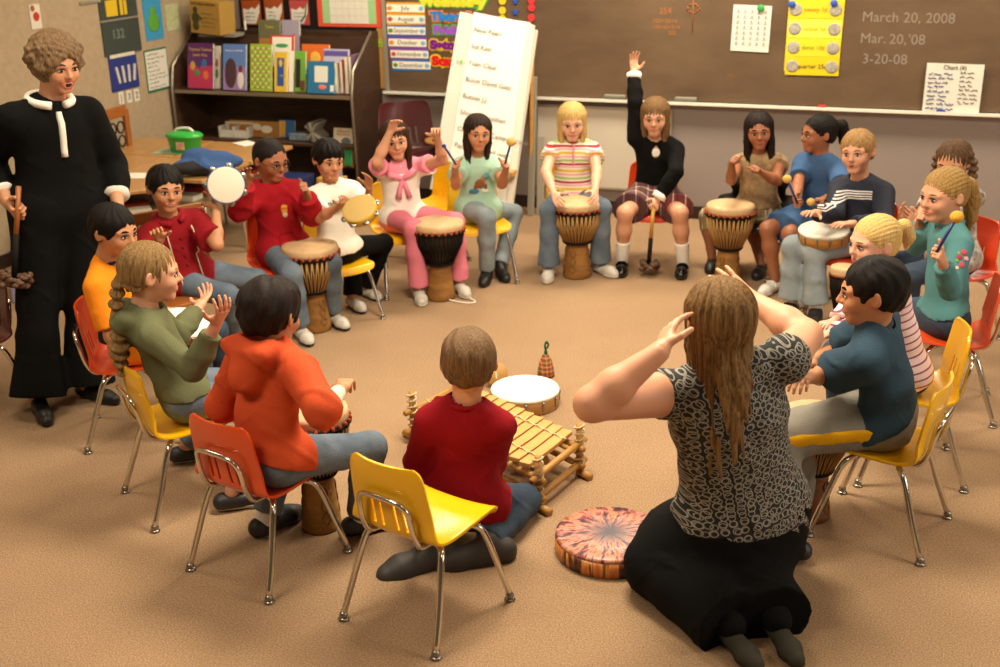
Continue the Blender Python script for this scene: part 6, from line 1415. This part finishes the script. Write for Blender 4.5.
r1 = N_(nt, 'ShaderNodeValToRGB'); els = r1.color_ramp.elements; els[0].position = .30; els[0].color = srgb('#2c2030'); els[1].position = .75; els[1].color = srgb('#7a3a2c')
for p_, c_ in ((.42, '#3a2834'), (.46, '#a84a40'), (.52, '#b88a7e'), (.58, '#b87a40'), (.63, '#8a3a34')): q_ = els.new(p_); q_.color = srgb(c_)
Lk.new(n1.outputs['Fac'], r1.inputs[0]); mx = N_(nt, 'ShaderNodeMix', data_type='RGBA'); mr = N_(nt, 'ShaderNodeMapRange'); mr.inputs['From Max'].default_value = .12
Lk.new(math_(nt, 'ADD', rr, math_(nt, 'MULTIPLY', n1.outputs['Fac'], .03)), mr.inputs['Value']); mr.inputs['From Min'].default_value = .03; Lk.new(mr.outputs[0], mx.inputs['Factor']); mx.inputs['A'].default_value = srgb('#33263a'); Lk.new(r1.outputs[0], mx.inputs['B']); Lk.new(mx.outputs['Result'], b.inputs['Base Color']); b.inputs['Roughness'].default_value = .35
dm, nt, b = new_mat('dyed_rim'); Lk = nt.links; tc = N_(nt, 'ShaderNodeTexCoord'); mp = N_(nt, 'ShaderNodeMapping'); mp.inputs['Scale'].default_value = (1, 1, .12); Lk.new(tc.outputs['Object'], mp.inputs[0]); n1 = N_(nt, 'ShaderNodeTexNoise', Scale=36., Detail=3.); Lk.new(mp.outputs[0], n1.inputs['Vector'])
r1 = N_(nt, 'ShaderNodeValToRGB'); els = r1.color_ramp.elements; els[0].position = .36; els[0].color = srgb('#1d1210'); els[1].position = .72; els[1].color = srgb('#b04a2c'); q_ = els.new(.47); q_.color = srgb('#6a3518'); q_ = els.new(.54); q_.color = srgb('#c9843a'); Lk.new(n1.outputs['Fac'], r1.inputs[0]); Lk.new(r1.outputs[0], b.inputs['Base Color']); b.inputs['Roughness'].default_value = .35
e = empty('dyed_drum', (.357, 3.585, 0), 0, 'round flat drum with a red and black tie-dyed skin on the carpet', 'drum')
MB().lathe([(.181, .0), (.186, .004), (.187, .058)], 56).build('rim', dm, e); MB().lathe([(.187, .058), (.186, .066), (.178, .071), (.1, .0725), (.001, .0725)], 56).build('drum_skin', dy, e)
# ------------------------------------------------------------------ easel
et = (W(-3.0, .36, 1.36)+W(-2.63, .36, 1.30))/2; eb = (W(-3.10, .72, .20)+W(-2.64, .72, .15))/2
e = empty('easel', W(-2.84, .56, 0), RZ, 'wooden easel holding a large white pad of handwritten names', 'easel')
def el_(u, o, z): return np.array([u+2.84, -(o-.56), z])
m = MB()
for (u0, u1) in ((-3.06, -3.20), (-2.62, -2.70)):
    MB().tube([el_(u0, .30, 1.18 if u0 < -3 else 1.05), el_(u1, .70, 0)], .020, 4, smooth=False).build('front_leg', PINE, e)
    MB().tube([el_(u0, .28, 1.05), el_(u1+.0, .12, .0)], .017, 4, smooth=False).build('rear_leg', PINE, e)
MB().box(el_(-2.88, .70, .40), (.56, .09, .03)).build('ledge', PINE, e, .003)
pts = [(-2.985, .345, 1.37), (-2.625, .345, 1.31), (-2.665, .70, .20), (-3.09, .70, .26)]
def slab(q, t0, t1):
    a = [el_(u, o+t0, z) for u, o, z in q]+[el_(u, o+t1, z) for u, o, z in q]
    return MB().add(a, [(0, 1, 2, 3), (7, 6, 5, 4), (0, 4, 5, 1), (1, 5, 6, 2), (2, 6, 7, 3), (3, 7, 4, 0)])
slab([(-3.09, .345, 1.37), (-2.555, .345, 1.26), (-2.62, .70, .16), (-3.20, .70, .26)], -.014, 0).build('board', mat('#cfc6b4', .6), e)
slab([(-2.60, .345, 1.30), (-2.57, .345, 1.29), (-2.62, .70, .16), (-2.66, .70, .17)], .001, .018).build('pad_edge', mat('#ddd6c8', .7), e)
slab([(-3.085, .345, 1.365), (-2.6, .345, 1.31), (-2.65, .70, .18), (-3.195, .70, .265)], .001, .012).build('paper_pad', PAPER, e)
P0, P1, P3_ = el_(-2.985, .360, 1.37), el_(-2.61, .360, 1.31), el_(-3.09, .715, .26); top_ = slab(pts, .0125, .0155).build('top_sheet', mat('#f0ece2', .8), e)
x_ = U(P1-P0); dn = (P3_-P0)
for i, t_ in enumerate(('New Pearl', 'Sol Kim', 'Yuan Clear', 'Butch David Gatz', 'Button J.J.', 'Silvester Jonathan', 'Christopher Camp: Tyrone', 'Penny from Bell over', 'Kay Bejerano', 'Ryan')):
    o_ = P0+dn*(.09+.092*i)+x_*.02+np.array([0, -.006, 0])
    text(t_, .045, frame(o_, x_, -dn), mat('#6d6762', .8), top_, 'handwriting', 'LEFT', .0004)
text('14', .05, frame(P0+dn*.28-x_*.07+np.array([0, -.002, 0]), x_, -dn), mat('#58b548', .8), top_, 'handwriting', 'LEFT', .0004)
e = empty('folded_board', W(-2.66, .10, 0), RZ, 'grey folded board leaning on the wall behind the easel', 'board')
MB().add([(-.02, -.10, 0), (.02, -.10, 0), (-.02, -.0, .93), (.02, -.0, .93), (-.02, -.14, 0), (.02, -.14, 0), (-.02, -.04, .93), (.02, -.04, .93)], [(0, 1, 3, 2), (4, 6, 7, 5), (0, 4, 5, 1), (2, 3, 7, 6), (0, 2, 6, 4), (1, 5, 7, 3)]).build('leaf_panel', mat('#8f887a', .6), e, .003)
MB().box((.055, -.06, .27), (.05, .02, .54), R=Matrix.Rotation(-.06, 3, 'X')).build('side_panel', mat('#a8a192', .6), e, .003)
# small round table with markers, printed bag behind the pink girl
P = g(447, 142, .52); e = empty('side_table', (P[0], P[1]+.1, 0), RZ, 'small wooden table with markers beside the easel', 'table')
MB().lathe([(.15, .50), (.155, .51), (.155, .522), (.14, .525)], 30).build('table_top', PINE, e)
for i in range(3): MB().tube([(.09*math.cos(i*2.1), .09*math.sin(i*2.1), .5), (.12*math.cos(i*2.1), .12*math.sin(i*2.1), 0)], .012, 8).build('leg', PINE, e)
for i, (dx, dy_, c_, n_) in enumerate(((-.05, -.1, '#c02a2a', 'red'), (0.0, -.09, '#2aa03c', 'green'), (.04, -.11, '#6a3aa0', 'violet'))):
    tag(MB().tube([(-.05, 0, 0), (.05, 0, 0)], .008, 8).build('marker', mat(c_, .4), None, 0, (P[0]+dx, P[1]+.1+dy_, .5335), .3*i), n_+' marker lying on the little table by the easel', 'marker')
P = g(470, 215, .12); e = tag(MB().prism([(-.15, -.03), (.15, -.05), (.14, .05), (-.14, .04)], 0, .42).build('paper_bag', mat('#d9c49a', .8, var=1., vs=9, col2='#c98a3a'), None, .01, (P[0]-.05, P[1]+.2, 0), -.1), 'paper bag printed with autumn leaves behind the girl in mint', 'bag')
P = g(10, 330, .0); e = tag(MB().prism([(-.12, -.09), (.12, -.09), (.12, .09), (-.12, .09)], 0, .12).build('lavender_box', mat('#8f8aa8', .6), None, .01, (P[0]-.05, P[1]+.55, 0), .2), 'lavender box on the floor at the left edge behind the teacher', 'box')
P = wp(340, 165, 1.0); e = empty('chart_card', W(-3.98, .60, .0), RZ, 'lavender word card and marker box behind the boy in white', 'card')
MB().box((0, 0, .36), (.16, .01, .18)).build('card', mat('#b9a8bf', .8), e); text('hope', .05, face(0, .37, .006), INK, e); MB().box((0, .0, .14), (.18, .12, .27)).build('crate', mat('#c9a04a', .6), e, .004)
# ------------------------------------------------------------------ light
def area(name, P, size, power, col, rot=(0, 0, 0), sy=None):
    l = bpy.data.lights.new(name, 'AREA'); l.energy = power; l.color = col; l.size = size; l.shape = 'RECTANGLE' if sy else 'SQUARE'
    if sy: l.size_y = sy
    o = bpy.data.objects.new(name, l); COL.objects.link(o); o.location = P; o.rotation_euler = rot; return o
WARM = (1., .88, .66)
for i, (u, o_, p_) in enumerate(((-3.6, 1.1, 42), (-1.5, .95, 85), (1.0, .95, 62), (-3.8, 4.2, 22), (-1.3, 4.0, 110), (1.4, 4.2, 32), (-2.6, 6.6, 52), (.6, 7.0, 14))):
    c = W(u, o_, 2.86); area('ceiling_light', (c[0], c[1], 2.86), 1.2, p_, WARM, (0, 0, RZ), .6)
    e = empty('ceiling_light_panel', (c[0], c[1], 2.9), RZ, 'fluorescent ceiling panel above the classroom', 'ceiling light', 'ceiling panels')
    MB().box((0, 0, -.012), (1.26, .66, .02)).build('panel_frame', mat('#e8e4da', .5), e)
c = W(UR-.05, 4.2, 1.55); area('window_daylight', c, 3.2, 52, (1., .93, .82), (math.radians(90), 0, RZ+math.radians(90)), 1.3)
wn = empty('window_1', W(UR-.03, 4.2, .9), RZ+math.radians(90)); wn['kind'] = 'structure'
fm_ = MB()
for cx_, cz_, dx_, dz_ in ((0, 0, 3.36, .06), (0, 1.32, 3.36, .06), (-1.65, .66, .06, 1.38), (1.65, .66, .06, 1.38), (-.55, .66, .04, 1.3), (.55, .66, .04, 1.3)): fm_.box((cx_, 0, cz_), (dx_, .04, dz_))
fm_.build('window_frame', mat('#8d867a', .5), wn); MB().box((0, -.012, .66), (3.26, .006, 1.28)).build('glass', mat('#cfd8dc', .1), wn)
w_ = bpy.data.worlds.new('World'); SC.world = w_; w_.use_nodes = True; w_.node_tree.nodes['Background'].inputs[0].default_value = (1, .9, .75, 1); w_.node_tree.nodes['Background'].inputs[1].default_value = .05
# ------------------------------------------------------------------ camera
cd = bpy.data.cameras.new('camera'); cam = bpy.data.objects.new('camera', cd); COL.objects.link(cam); SC.camera = cam
cd.sensor_width = 36; cd.lens = FPX*36/1000; cd.clip_start = .05
cam.matrix_world = Matrix(((RT[0], UP[0], -FW[0], 0), (RT[1], UP[1], -FW[1], 0), (RT[2], UP[2], -FW[2], HC), (0, 0, 0, 1)))
cd.dof.use_dof = True; cd.dof.focus_distance = 4.15; cd.dof.aperture_fstop = 3.2
SC.view_settings.view_transform = 'Standard'; SC.view_settings.look = 'None'; SC.view_settings.gamma = 1; SC.view_settings.use_curve_mapping = False; SC.view_settings.exposure = .2
SC.cycles.use_denoising = True; SC.cycles.max_bounces = 6; SC.cycles.caustics_reflective = False; SC.cycles.caustics_refractive = False
if globals().get('DEBUG_CAM'):
    exec(DEBUG_CAM)
for l in LENLOG: print('LEN', l)
